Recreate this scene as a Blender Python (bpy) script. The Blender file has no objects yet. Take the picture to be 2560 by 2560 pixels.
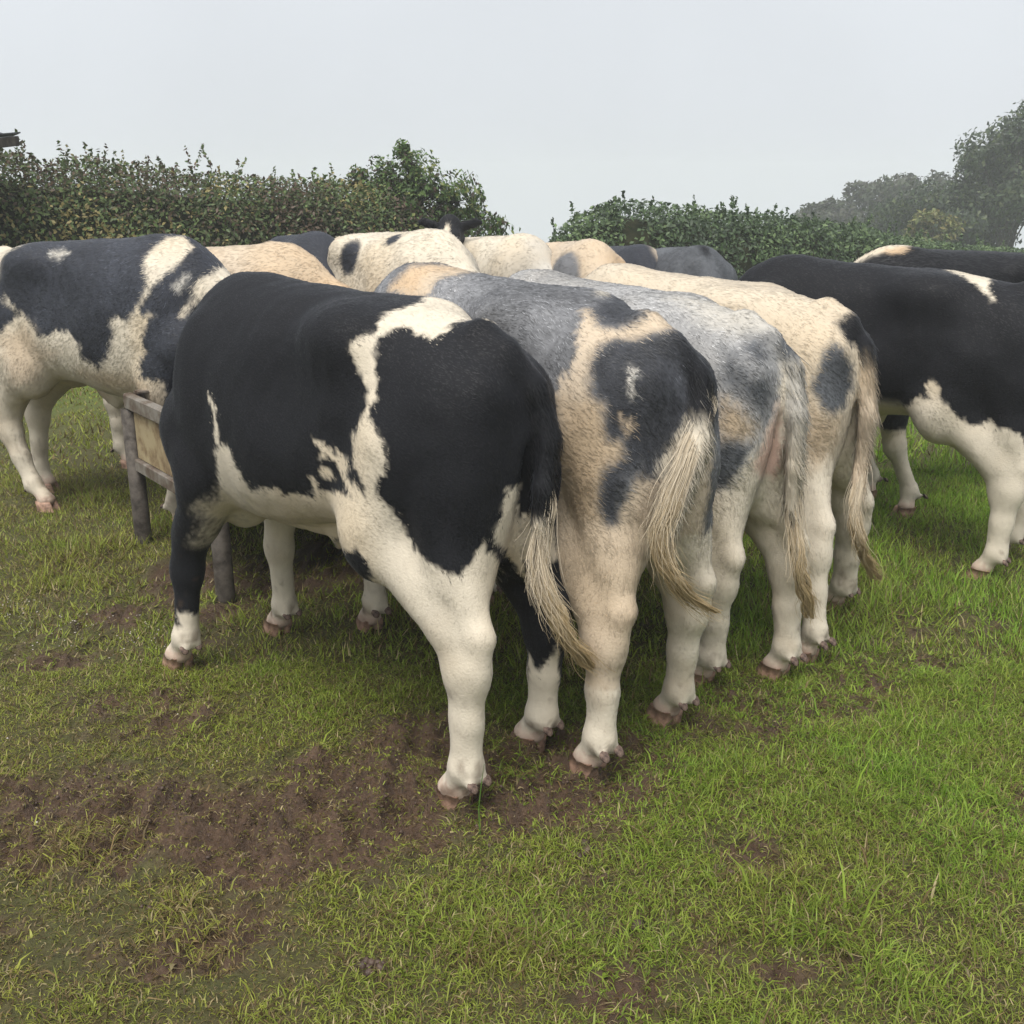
import bpy, math, random
import numpy as np
from mathutils import Vector, Matrix

# ------------------------------------------------------------------ camera, sky, sun, exposure
SC = bpy.context.scene
COL = SC.collection
R = math.radians
cam_d = bpy.data.cameras.new('camera')
cam = bpy.data.objects.new('camera', cam_d)
COL.objects.link(cam)
cam_d.sensor_width = 36.0
cam_d.lens = 36.0
cam_d.clip_start = 0.05
cam_d.clip_end = 2000
CAM_H = 1.62
PITCH = 17.0
cam.location = (0, 0, CAM_H)
cam.rotation_euler = (R(90 - PITCH), 0, 0)
SC.camera = cam

world = bpy.data.worlds.new('World')
SC.world = world
world.use_nodes = True
wn, wl = world.node_tree.nodes, world.node_tree.links
wn.clear()
w_out = wn.new('ShaderNodeOutputWorld')
w_bg = wn.new('ShaderNodeBackground')
w_sky = wn.new('ShaderNodeTexSky')
w_sky.sky_type = 'NISHITA'
w_sky.sun_disc = False
SUN_EL, SUN_AZ = 63.0, 200.0          # azimuth clockwise from +Y: behind the photographer, slightly left
w_sky.sun_elevation = R(SUN_EL)
w_sky.sun_rotation = R(SUN_AZ)
w_sky.dust_density = 6.0
w_sky.air_density = 1.0
w_sky.ozone_density = 1.0
w_hs = wn.new('ShaderNodeHueSaturation')
w_hs.inputs['Saturation'].default_value = 0.22
w_mix = wn.new('ShaderNodeMix')
w_mix.data_type = 'RGBA'
w_mix.inputs['Factor'].default_value = 0.86     # the cloud deck hides most of the clear sky
w_mix.inputs['B'].default_value = (6.15, 6.5, 6.95, 1)
w_tc = wn.new('ShaderNodeTexCoord')
w_nz = wn.new('ShaderNodeTexNoise')
w_nz.inputs['Scale'].default_value = 2.2
w_nz.inputs['Detail'].default_value = 4
w_mp = wn.new('ShaderNodeMapRange')
w_mp.inputs['From Min'].default_value, w_mp.inputs['From Max'].default_value = .3, .7
w_mp.inputs['To Min'].default_value, w_mp.inputs['To Max'].default_value = .93, 1.05
wl.new(w_tc.outputs['Generated'], w_nz.inputs['Vector'])
wl.new(w_nz.outputs['Fac'], w_mp.inputs['Value'])
w_cl = wn.new('ShaderNodeVectorMath')
w_cl.operation = 'SCALE'
w_cl.inputs[0].default_value = (6.35, 6.65, 7.05)
wl.new(w_mp.outputs['Result'], w_cl.inputs['Scale'])
wl.new(w_cl.outputs['Vector'], w_mix.inputs['B'])
wl.new(w_sky.outputs['Color'], w_hs.inputs['Color'])
wl.new(w_hs.outputs['Color'], w_mix.inputs['A'])
wl.new(w_mix.outputs['Result'], w_bg.inputs['Color'])
w_bg.inputs['Strength'].default_value = 0.050
wl.new(w_bg.outputs['Background'], w_out.inputs['Surface'])

sun_d = bpy.data.lights.new('sun', 'SUN')
sun_d.energy = 1.5
sun_d.angle = R(40)
sun_d.color = (1.0, 0.965, 0.91)
sun = bpy.data.objects.new('sun', sun_d)
COL.objects.link(sun)
_az = R(SUN_AZ)
_sd = Vector((math.sin(_az) * math.cos(R(SUN_EL)), math.cos(_az) * math.cos(R(SUN_EL)), math.sin(R(SUN_EL))))
sun.rotation_euler = _sd.to_track_quat('Z', 'Y').to_euler()
sun.location = (0, -5, 20)

SC.view_settings.view_transform = 'Standard'
SC.view_settings.look = 'None'
SC.view_settings.exposure = 1.42
SC.view_settings.gamma = 1.0
SC.view_settings.use_curve_mapping = False
SC.render.engine = 'CYCLES'
SC.cycles.max_bounces = 6
SC.cycles.diffuse_bounces = 3
SC.cycles.glossy_bounces = 2
SC.cycles.transmission_bounces = 3
SC.cycles.transparent_max_bounces = 8
SC.cycles.volume_bounces = 1
SC.cycles.use_denoising = True
SC.cycles_curves.shape = 'RIBBONS'
SC.cycles_curves.subdivisions = 2

HAZE_D = 0.0032
rng = np.random.default_rng(11)
random.seed(5)

# ------------------------------------------------------------------ helpers
def hash3(i, j, k, seed=0):
    h = (i.astype(np.int64) * 374761393 + j.astype(np.int64) * 668265263 + k.astype(np.int64) * 2147483647 + seed * 1274126177) & 0xFFFFFFFF
    h = ((h ^ (h >> 13)) * 1274126177) & 0xFFFFFFFF
    h = ((h ^ (h >> 16)) * 2246822519) & 0xFFFFFFFF
    return ((h ^ (h >> 15)) & 0xFFFFFF) / float(0xFFFFFF)

def noise3(P, scale=1.0, seed=0):
    """value noise, -1..1"""
    Q = np.asarray(P, dtype=np.float64) * scale
    F = np.floor(Q)
    f = Q - F
    f = f * f * (3 - 2 * f)
    I = F.astype(np.int64)
    r = 0
    for a in (0, 1):
        wa = f[:, 0] if a else 1 - f[:, 0]
        for b in (0, 1):
            wb = f[:, 1] if b else 1 - f[:, 1]
            for c in (0, 1):
                wc = f[:, 2] if c else 1 - f[:, 2]
                r = r + wa * wb * wc * hash3(I[:, 0] + a, I[:, 1] + b, I[:, 2] + c, seed)
    return r * 2 - 1

def fbm(P, scale=1.0, seed=0, octv=3):
    r, a, t = 0, 1.0, 0
    for o in range(octv):
        r = r + a * noise3(P, scale * 2 ** o, seed + o * 7)
        t += a
        a *= 0.5
    return r / t

def noise2(x, y, scale=1.0, seed=0, octv=3):
    return fbm(np.stack([x, y, np.full_like(x, 0.37)], 1), scale, seed, octv)

def sstep(a, b, x):
    t = np.clip((x - a) / (b - a), 0, 1)
    return t * t * (3 - 2 * t)

def mesh_np(name, V, tris=None, quads=None, smooth=True):
    """mesh from numpy arrays, triangles first then quads"""
    me = bpy.data.meshes.new(name)
    V = np.asarray(V, dtype=np.float32)
    nt = 0 if tris is None else len(tris)
    nq = 0 if quads is None else len(quads)
    loops = []
    if nt: loops.append(np.asarray(tris, dtype=np.int32).ravel())
    if nq: loops.append(np.asarray(quads, dtype=np.int32).ravel())
    L = np.concatenate(loops)
    me.vertices.add(len(V))
    me.vertices.foreach_set('co', V.ravel())
    me.loops.add(len(L))
    me.loops.foreach_set('vertex_index', L)
    me.polygons.add(nt + nq)
    st = np.concatenate([np.arange(nt) * 3, nt * 3 + np.arange(nq) * 4]).astype(np.int32)
    me.polygons.foreach_set('loop_start', st)
    me.update(calc_edges=True)
    if smooth:
        me.polygons.foreach_set('use_smooth', np.ones(nt + nq, dtype=bool))
    return me

def set_col(me, C, name='col'):
    a = me.color_attributes.new(name, 'FLOAT_COLOR', 'POINT')
    C = np.asarray(C, dtype=np.float32)
    if C.shape[1] == 3:
        C = np.concatenate([C, np.ones((len(C), 1), np.float32)], 1)
    a.data.foreach_set('color', C.ravel())

def add_obj(name, data, mat=None, parent=None, loc=None, rotz=None):
    o = bpy.data.objects.new(name, data)
    COL.objects.link(o)
    if mat is not None:
        data.materials.append(mat)
    if parent is not None: o.parent = parent
    if loc is not None: o.location = loc
    if rotz is not None: o.rotation_euler = (0, 0, rotz)
    return o

def tag(o, label=None, cat=None, group=None, kind=None):
    if label: o['label'] = label
    if cat: o['category'] = cat
    if group: o['group'] = group
    if kind: o['kind'] = kind
    return o

class MB:
    """collects simple solids, builds one mesh"""
    def __init__(s):
        s.V, s.F, s.n = [], [], 0
    def add(s, V, F):
        V = [tuple(v) for v in V]
        s.V += V
        s.F += [tuple(i + s.n for i in f) for f in F]
        s.n += len(V)
        return s
    def bar(s, a, b, w, h, up=(0, 0, 1), jit=0.0, bev=0.18):
        """bevelled bar from a to b, w across, h along up"""
        a, b, up = Vector(a), Vector(b), Vector(up)
        d = (b - a).normalized()
        sd = d.cross(up).normalized()
        u = sd.cross(d).normalized()
        c = min(w, h) * bev
        prof = [(-w/2 + c, -h/2), (w/2 - c, -h/2), (w/2, -h/2 + c), (w/2, h/2 - c), (w/2 - c, h/2), (-w/2 + c, h/2), (-w/2, h/2 - c), (-w/2, -h/2 + c)]
        V = []
        for q in (a, b):
            for (x, y) in prof:
                V.append(q + sd * x + u * y)
        F = [(i, (i + 1) % 8, 8 + (i + 1) % 8, 8 + i) for i in range(8)]
        F += [tuple(range(7, -1, -1)), tuple(range(8, 16))]
        return s.add(V, F)
    def tube(s, pts, rad, n=10, cap=True):
        pts = [Vector(p) for p in pts]
        rad = rad if hasattr(rad, '__len__') else [rad] * len(pts)
        V, F = [], []
        for i, p in enumerate(pts):
            d = (pts[min(i + 1, len(pts) - 1)] - pts[max(i - 1, 0)]).normalized()
            x = d.orthogonal().normalized() if abs(d.z) < 0.99 else Vector((1, 0, 0))
            if abs(d.z) < 0.99:
                x = d.cross(Vector((0, 0, 1))).normalized()
            y = d.cross(x).normalized()
            for k in range(n):
                t = 2 * math.pi * k / n
                V.append(p + (x * math.cos(t) + y * math.sin(t)) * rad[i])
        for i in range(len(pts) - 1):
            for k in range(n):
                F.append((i * n + k, i * n + (k + 1) % n, (i + 1) * n + (k + 1) % n, (i + 1) * n + k))
        if cap:
            F.append(tuple(range(n - 1, -1, -1)))
            F.append(tuple((len(pts) - 1) * n + k for k in range(n)))
        return s.add(V, F)
    def build(s, name, mat, parent=None, smooth=False, loc=None):
        me = bpy.data.meshes.new(name)
        me.from_pydata(s.V, [], s.F)
        me.update()
        if smooth:
            for p in me.polygons: p.use_smooth = True
        return add_obj(name, me, mat, parent, loc)

# ------------------------------------------------------------------ materials
def new_mat(name):
    m = bpy.data.materials.new(name)
    m.use_nodes = True
    n, l = m.node_tree.nodes, m.node_tree.links
    return m, n, l, n['Principled BSDF']

def mat_attr(name, rough=0.8, spec=0.2, bump=None, attr='col', transl=0.0, nrm_attr=None):
    m, n, l, b = new_mat(name)
    a = n.new('ShaderNodeAttribute')
    a.attribute_name = attr
    l.new(a.outputs['Color'], b.inputs['Base Color'])
    b.inputs['Roughness'].default_value = rough
    b.inputs['Specular IOR Level'].default_value = spec
    if nrm_attr:
        na = n.new('ShaderNodeAttribute')
        na.attribute_name = nrm_attr
        vt = n.new('ShaderNodeVectorTransform')
        vt.vector_type = 'NORMAL'
        vt.convert_from, vt.convert_to = 'OBJECT', 'WORLD'
        l.new(na.outputs['Vector'], vt.inputs['Vector'])
        l.new(vt.outputs['Vector'], b.inputs['Normal'])
    if bump:
        sc, st, dist = bump
        t = n.new('ShaderNodeTexNoise')
        t.inputs['Scale'].default_value = sc
        t.inputs['Detail'].default_value = 6
        co = n.new('ShaderNodeTexCoord')
        l.new(co.outputs['Object'], t.inputs['Vector'])
        bp = n.new('ShaderNodeBump')
        bp.inputs['Strength'].default_value = st
        bp.inputs['Distance'].default_value = dist
        l.new(t.outputs['Fac'], bp.inputs['Height'])
        l.new(bp.outputs['Normal'], b.inputs['Normal'])
    if transl > 0:
        tr = n.new('ShaderNodeBsdfTranslucent')
        l.new(a.outputs['Color'], tr.inputs['Color'])
        mx = n.new('ShaderNodeMixShader')
        mx.inputs['Fac'].default_value = transl
        l.new(b.outputs['BSDF'], mx.inputs[1])
        l.new(tr.outputs['BSDF'], mx.inputs[2])
        l.new(mx.outputs['Shader'], n['Material Output'].inputs['Surface'])
    return m

def mat_mottle(name, c1, c2, scale=8, rough=0.7, spec=0.3, metal=0.0, bump=0.3, lo=0.4, hi=0.62, c3=None, dist=0.01):
    m, n, l, b = new_mat(name)
    co = n.new('ShaderNodeTexCoord')
    t = n.new('ShaderNodeTexNoise')
    t.inputs['Scale'].default_value = scale
    t.inputs['Detail'].default_value = 8
    t.inputs['Roughness'].default_value = 0.65
    l.new(co.outputs['Object'], t.inputs['Vector'])
    r = n.new('ShaderNodeValToRGB')
    r.color_ramp.elements[0].position, r.color_ramp.elements[0].color = lo, (*c1, 1)
    r.color_ramp.elements[1].position, r.color_ramp.elements[1].color = hi, (*c2, 1)
    if c3:
        e = r.color_ramp.elements.new((lo + hi) / 2 + 0.02)
        e.color = (*c3, 1)
    l.new(t.outputs['Fac'], r.inputs['Fac'])
    l.new(r.outputs['Color'], b.inputs['Base Color'])
    b.inputs['Roughness'].default_value = rough
    b.inputs['Specular IOR Level'].default_value = spec
    b.inputs['Metallic'].default_value = metal
    bp = n.new('ShaderNodeBump')
    bp.inputs['Strength'].default_value = bump
    bp.inputs['Distance'].default_value = dist
    l.new(t.outputs['Fac'], bp.inputs['Height'])
    l.new(bp.outputs['Normal'], b.inputs['Normal'])
    return m

M_SKIN = mat_attr('cow_skin', 0.75, 0.2, bump=(160, 0.35, 0.004))
M_HAIR = mat_attr('cow_hair', 0.62, 0.45, nrm_attr='skin_n')
M_HAIRF = mat_attr('cow_long_hair', 0.5, 0.3)
M_HOOF = mat_mottle('hoof_horn', (0.12, 0.075, 0.052), (0.42, 0.265, 0.19), 26, 0.6, 0.3, 0, 0.4, .34, .60, c3=(.31, .19, .135))
M_DEW = mat_mottle('dewclaw_horn', (0.06, 0.04, 0.035), (0.2, 0.14, 0.11), 60, 0.7, 0.2, 0, 0.5)
for _m in (M_HAIR, M_SKIN):
    _p = _m.node_tree.nodes['Principled BSDF']
    _p.inputs['Sheen Weight'].default_value = 0.06
    _p.inputs['Sheen Roughness'].default_value = 0.35
    _p.inputs['Sheen Tint'].default_value = (.75, .82, 1, 1)
M_EYE, _n, _l, _b = new_mat('cow_eye')
_b.inputs['Base Color'].default_value = (0.01, 0.007, 0.005, 1)
_b.inputs['Roughness'].default_value = 0.1
M_GRASS = mat_attr('grass_blades', 0.5, 0.3, transl=0.45)
M_LEAF = mat_attr('leaves', 0.5, 0.3, transl=0.25)

# ------------------------------------------------------------------ ground shape
TR_P1 = np.array([-1.82, 4.80])       # trough corners
TR_P2 = np.array([-1.20, 4.00])
TR_U = np.array([0.79, 0.613])
MUD = [  # x, y, rx, ry, rot, strength : trampled, bare patches
    (-0.70, 2.43, 0.80, 0.32, -0.05, 1.0), (0.10, 2.62, 0.42, 0.34, 0.5, 0.95), (-0.35, 2.75, 0.45, 0.3, 0.2, 0.7),
    (-1.15, 3.05, 0.35, 0.2, 0.1, 0.5), (-1.2, 2.55, 0.35, 0.2, 0.0, 0.42), (0.75, 3.05, 0.4, 0.25, 0.7, 0.5),
    (-1.0, 4.35, 1.0, 0.5, 0.65, 0.6), (-0.75, 2.0, 0.35, 0.16, 0.1, 0.55), (0.6, 2.25, 0.14, 0.1, 0.1, 0.7),
    (0.25, 1.78, 0.16, 0.07, 0.0, 0.7), (1.5, 2.5, 0.2, 0.1, 0.4, 0.5), (0.18, 2.16, 0.08, 0.06, 0.0, 0.8),
    (-1.35, 1.95, 0.3, 0.2, 0.1, 0.35), (1.25, 3.2, 0.35, 0.2, 0.8, 0.4), (-2.0, 3.4, 0.5, 0.4, 0.3, 0.35),
    (1.75, 3.7, 0.3, 0.2, 0.3, 0.35), (-1.8, 2.55, 0.3, 0.2, 0.1, 0.3), (0.62, 1.88, 0.2, 0.08, 0.3, 0.45),
]
def mud_amt(x, y):
    wx = noise2(x, y, 3.1, 3, 3) * 0.16
    wy = noise2(x, y, 3.1, 9, 3) * 0.16
    m = np.zeros_like(x)
    for (cx, cy, rx, ry, rot, st) in MUD:
        dx, dy = x + wx - cx, y + wy - cy
        c, s = math.cos(rot), math.sin(rot)
        u, v = (dx * c + dy * s) / rx, (-dx * s + dy * c) / ry
        m = np.maximum(m, st * (1 - sstep(0.35, 1.25, np.sqrt(u * u + v * v))))
    m = m + noise2(x, y, 7.0, 21, 3) * 0.75 * (m > 0.02) + 0.12 * noise2(x, y, 5.0, 33, 3)
    return np.clip(m, 0, 1)

def base_z(x, y):
    d = np.sqrt(x * x + y * y)
    e = np.clip(d - 9.0, 0, None)
    return -np.where(e < 8, 0.005 * e * e, 0.32 + 0.08 * (e - 8))

PRINTS = [(x, y, a) for (x, y, a) in zip(np.random.default_rng(91).normal(-.55, .5, 34), np.random.default_rng(92).normal(2.5, .22, 34), np.random.default_rng(93).uniform(0, 6.28, 34))]
PRINTS += [(.15 + .22 * math.sin(k * 2.4), 2.62 + .16 * math.cos(k * 1.7), k * 1.3) for k in range(9)]
def hoof_prints(x, y):
    z = np.zeros_like(x)
    k = np.where((np.abs(x + .4) < 1.9) & (np.abs(y - 2.55) < .9))[0]
    if len(k) == 0: return z
    xx, yy = x[k], y[k]
    q = np.zeros(len(k))
    for (cx, cy, a) in PRINTS:
        dx, dy = xx - cx, yy - cy
        u, v = dx * math.cos(a) + dy * math.sin(a), -dx * math.sin(a) + dy * math.cos(a)
        r2 = np.sqrt((u / .062) ** 2 + (v / .048) ** 2)
        q += -.030 * (1 - sstep(.55, 1.05, r2)) + .016 * np.exp(-((r2 - 1.25) / .22) ** 2)
    z[k] = q
    return z

def ground_z(x, y, fine=True):
    z = base_z(x, y)
    near = 1 - sstep(6, 10, np.sqrt(x * x + y * y))
    z = z + 0.012 * noise2(x, y, 1.6, 5, 2)
    if fine:
        m = mud_amt(x, y)
        z = z + near * (0.010 * noise2(x, y, 9.0, 6, 2) * (0.5 + m) + m * (0.095 * np.abs(noise2(x, y, 8.0, 8, 2)) + 0.075 * np.abs(noise2(x, y, 19.0, 12, 2)) + 0.03 * noise2(x, y, 38.0, 14, 1) - 0.050 + hoof_prints(x, y)))
    return z

def gz(x, y, fine=True):
    return float(ground_z(np.array([x], float), np.array([y], float), fine)[0])

# ------------------------------------------------------------------ ground: one sheet, finer near the camera
def axis_pts(fine_lo, fine_hi, step, far_lo, far_hi):
    a = list(np.arange(fine_lo, fine_hi + 1e-6, step))
    s, p = step, a[-1]
    while p < far_hi:
        s *= 1.22; p += s; a.append(min(p, far_hi))
    s, p = step, a[0]
    b = []
    while p > far_lo:
        s *= 1.22; p -= s; b.append(max(p, far_lo))
    return np.array(b[::-1] + a)
gx = axis_pts(-2.4, 1.9, .0140, -150, 150)
gy = axis_pts(1.4, 3.6, .0140, -12, 150)
GX, GY = np.meshgrid(gx, gy, indexing='ij')
fx, fy = GX.ravel(), GY.ravel()
V = np.stack([fx, fy, ground_z(fx, fy)], 1)
nx, ny = len(gx), len(gy)
I = (np.arange(nx - 1)[:, None] * ny + np.arange(ny - 1)[None, :]).ravel()
Qg = np.stack([I, I + ny, I + ny + 1, I + 1], 1)
me = mesh_np('ground', V, quads=Qg)
m = mud_amt(fx, fy)
SOIL = np.array([.088, .058, .039]); THATCH = np.array([.085, .066, .030]); TURF = np.array([.070, .074, .024])
n1 = sstep(-.2, .5, noise2(fx, fy, 14, 51, 3))[:, None]
dist = np.sqrt(fx ** 2 + fy ** 2)
base = TURF * (1 - .55 * n1) + THATCH * .55 * n1
far = sstep(7, 12, dist)[:, None]
base = base * (1 - far) + far * np.array([.12, .20, .034])
mm = sstep(.22, .6, m)[:, None]
soil = SOIL * (1 + .35 * noise2(fx, fy, 22, 55, 3))[:, None]
set_col(me, base * (1 - mm) + soil * mm)
wet = me.attributes.new('mud', 'FLOAT', 'POINT')
wet.data.foreach_set('value', (mm[:, 0]).astype(np.float32))
M_GROUND, gn, gl, gb = new_mat('turf_and_mud')
ga = gn.new('ShaderNodeAttribute'); ga.attribute_name = 'col'
gm = gn.new('ShaderNodeAttribute'); gm.attribute_name = 'mud'
gc = gn.new('ShaderNodeTexCoord')
gt = gn.new('ShaderNodeTexNoise'); gt.inputs['Scale'].default_value = 55; gt.inputs['Detail'].default_value = 8; gt.inputs['Roughness'].default_value = .7
gl.new(gc.outputs['Object'], gt.inputs['Vector'])
gr = gn.new('ShaderNodeValToRGB')
gr.color_ramp.elements[0].position, gr.color_ramp.elements[0].color = .3, (.55, .52, .5, 1)
gr.color_ramp.elements[1].position, gr.color_ramp.elements[1].color = .7, (1.5, 1.42, 1.35, 1)
gl.new(gt.outputs['Fac'], gr.inputs['Fac'])
gx_ = gn.new('ShaderNodeMix'); gx_.data_type = 'RGBA'; gx_.blend_type = 'MULTIPLY'; gx_.inputs['Factor'].default_value = 1
gl.new(ga.outputs['Color'], gx_.inputs['A']); gl.new(gr.outputs['Color'], gx_.inputs['B'])
gl.new(gx_.outputs['Result'], gb.inputs['Base Color'])
gmr = gn.new('ShaderNodeMapRange'); gmr.inputs['To Min'].default_value = .9; gmr.inputs['To Max'].default_value = .36
gl.new(gm.outputs['Fac'], gmr.inputs['Value']); gl.new(gmr.outputs['Result'], gb.inputs['Roughness'])
gb.inputs['Specular IOR Level'].default_value = .35
gbp = gn.new('ShaderNodeBump'); gbp.inputs['Strength'].default_value = .9; gbp.inputs['Distance'].default_value = .02
gl.new(gt.outputs['Fac'], gbp.inputs['Height']); gl.new(gbp.outputs['Normal'], gb.inputs['Normal'])
tag(add_obj('ground', me, M_GROUND), kind='structure')

# ------------------------------------------------------------------ grass blades
def lush(x, y):
    """0 worn and yellowed .. 1 fresh green"""
    v = .52 + .15 * x - .10 * np.clip(2.6 - y, 0, 2) + .42 * noise2(x, y, 1.3, 61, 2) + .45 * noise2(x, y, 4.5, 66, 3)
    v = v - .30 * np.exp(-((x + .9) ** 2 / 1.6 + (y - 2.5) ** 2 / .9)) + .16 * sstep(4.2, 6, y) 
    return np.clip(v, 0, 1)

def blades(name, n, ylo, yhi, hmin, hmax, wid, seed, three=True, spread=.62, flat=.55, thatch=False):
    r_ = np.random.default_rng(seed)
    # area-uniform over a trapezium wider than the view
    y = np.sqrt(r_.uniform(max(ylo, .3) ** 2, yhi ** 2, n * 2)) if ylo > 0 else r_.uniform(ylo, yhi, n * 2)
    x = r_.uniform(-1, 1, n * 2) * (spread * y + .75)
    clump = noise2(x, y, 11, seed + 3, 2)
    mud = mud_amt(x, y)
    pk = np.clip(.80 - .80 * mud + .55 * clump + .25 * noise2(x, y, 4.5, 66, 3), .42, 1) if not thatch else np.clip(.75 + .5 * clump, .2, 1) 
    k = np.where(r_.random(n * 2) < pk)[0][:n]
    x, y, clump, mud = x[k], y[k], clump[k], mud[k]
    n = len(x)
    lu = lush(x, y)
    tuft = sstep(.25, .75, noise2(x, y, 2.6, 71, 2))
    h = r_.uniform(hmin, hmax, n) * (.5 + .55 * lu + .75 * tuft) * (1 - .4 * np.clip(mud, 0, 1)) * (1 + .35 * clump)
    az = r_.uniform(0, 6.283, n) + 1.2 * noise2(x, y, 3, 77, 1)
    lean = np.clip(r_.normal(flat, .28, n) + .25 * (1 - lu) + .3 * mud, .05, 1.4)
    w = wid * r_.uniform(.6, 1.3, n)
    z = ground_z(x, y) - .004
    dx, dy = np.cos(az), np.sin(az)
    sx, sy = -dy, dx
    tw = r_.uniform(-.8, .8, n)
    sx, sy = sx * np.cos(tw) + dx * np.sin(tw), sy * np.cos(tw) + dy * np.sin(tw)
    P0 = np.stack([x, y, z], 1)
    def at(t, bend):
        a = lean * bend
        return P0 + np.stack([dx * np.sin(a) * h * t, dy * np.sin(a) * h * t, np.cos(a) * h * t], 1)
    S = np.stack([sx, sy, np.zeros(n)], 1) * (w / 2)[:, None]
    dead = r_.random(n) < (.82 if thatch else .07 + .40 * (1 - lu) + .22 * mud)
    g = np.array([.27, .285, .046]) * (1 - lu)[:, None] + np.array([.20, .36, .034]) * lu[:, None]
    yel = r_.random((n, 1)) ** 2
    g = g * (1 - .6 * yel) + np.array([.42, .43, .10]) * .6 * yel
    brown = np.array([.25, .180, .080]) * (1 - r_.random((n, 1)) * .5)
    straw = np.array([.46, .38, .20])
    dcol = np.where((r_.random(n) < .16)[:, None], straw, brown)
    C = np.where(dead[:, None], dcol, g) * r_.uniform(.5, 1.3, (n, 1))
    if three:
        m0 = at(.55, .75); tip = at(1.0, 1.25)
        V = np.stack([P0 - S, P0 + S, m0 + S * .8, m0 - S * .8, tip], 1).reshape(-1, 3)
        b = np.arange(n)[:, None] * 5
        T = np.concatenate([b + np.array([[0, 1, 2]]), b + np.array([[0, 2, 3]]), b + np.array([[3, 2, 4]])], 0)
        CC = np.repeat(C, 5, 0)
    else:
        tip = at(1.0, 1.0)
        V = np.stack([P0 - S, P0 + S, tip], 1).reshape(-1, 3)
        T = np.arange(n)[:, None] * 3 + np.array([[0, 1, 2]])
        CC = np.repeat(C, 3, 0)
    return V, T, CC

parts = [blades('near', 225000, 1.15, 3.4, .022, .068, .0030, 101, True, .62, flat=.85),
         blades('mid', 150000, 3.4, 6.2, .035, .080, .0065, 102, False, .60, flat=.7),
         blades('far', 90000, 6.2, 13.5, .05, .10, .014, 103, False, .62),
         blades('long', 5200, 1.15, 5.0, .06, .12, .0050, 104, True, .62, flat=.45),
         blades('thatch', 200000, 1.15, 3.6, .02, .058, .0032, 106, False, .62, flat=1.35, thatch=True),
         blades('thatch', 60000, 3.6, 6.2, .03, .06, .005, 107, False, .62, flat=1.3, thatch=True),
         blades('clover', 26000, 1.15, 3.6, .012, .022, .013, 105, True, .62, flat=1.15)]
off, VV, TT, CC = 0, [], [], []
for (v, t, c) in parts:
    VV.append(v); TT.append(t + off); CC.append(c); off += len(v)
me = mesh_np('grass', np.concatenate(VV), tris=np.concatenate(TT), smooth=False)
set_col(me, np.concatenate(CC))
tag(add_obj('grass', me, M_GRASS), 'short trampled pasture grass over the whole field', 'grass', kind='stuff')
# ------------------------------------------------------------------ hedges, bush, far trees
M_BARK = mat_mottle('bark', (.030, .026, .022), (.085, .075, .062), 12, .9, .1, 0, .6)
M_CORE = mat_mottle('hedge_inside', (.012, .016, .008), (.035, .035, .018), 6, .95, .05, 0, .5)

def leaf_mesh(name, P, Nrm, size, col, seed, aspect=.55):
    """leaves as folded four-triangle blades at points P facing Nrm"""
    r_ = np.random.default_rng(seed)
    n = len(P)
    Nn = Nrm + r_.normal(0, .55, (n, 3))
    Nn /= np.linalg.norm(Nn, axis=1, keepdims=True)
    A = np.cross(Nn, r_.normal(0, 1, (n, 3)))
    A += np.array([0, 0, -.25])
    A /= np.linalg.norm(A, axis=1, keepdims=True)
    B = np.cross(Nn, A)
    s = (size * r_.uniform(.55, 1.25, n))[:, None]
    w = s * aspect
    V = np.stack([P - A * s * .5, P + B * w * .5 + Nn * w * .16, P + A * s * .55, P - B * w * .5 + Nn * w * .16], 1).reshape(-1, 3)
    b = np.arange(n)[:, None] * 4
    Tt = np.concatenate([b + np.array([[0, 1, 2]]), b + np.array([[0, 2, 3]])], 0)
    me = mesh_np(name, V, tris=Tt, smooth=False)
    set_col(me, np.repeat(col, 4, 0))
    return me

def leaf_cols(P, pal, seed, clump=1.6):
    r_ = np.random.default_rng(seed)
    pal = np.array(pal)
    q = fbm(P, clump, seed + 1, 2) * 1.3 + r_.normal(0, .55, len(P))
    idx = np.clip(((q + 1) / 2 * len(pal)).astype(int), 0, len(pal) - 1)
    return pal[idx] * r_.uniform(.72, 1.25, (len(P), 1))

HEDGE_G = [tuple(c * 2.3 for c in q) for q in [(.030, .022, .016), (.026, .040, .014), (.030, .052, .016), (.040, .066, .020), (.058, .088, .026), (.095, .105, .035)]]
BRAMBLE = [tuple(c * 2.3 for c in q) for q in [(.044, .030, .020), (.036, .038, .018), (.030, .046, .016), (.042, .058, .020), (.055, .080, .026), (.12, .10, .04)]]
DARKG = [tuple(c * 2.3 for c in q) for q in [(.020, .030, .016), (.025, .040, .018), (.032, .050, .022), (.044, .066, .028), (.062, .088, .036)]]

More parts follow.
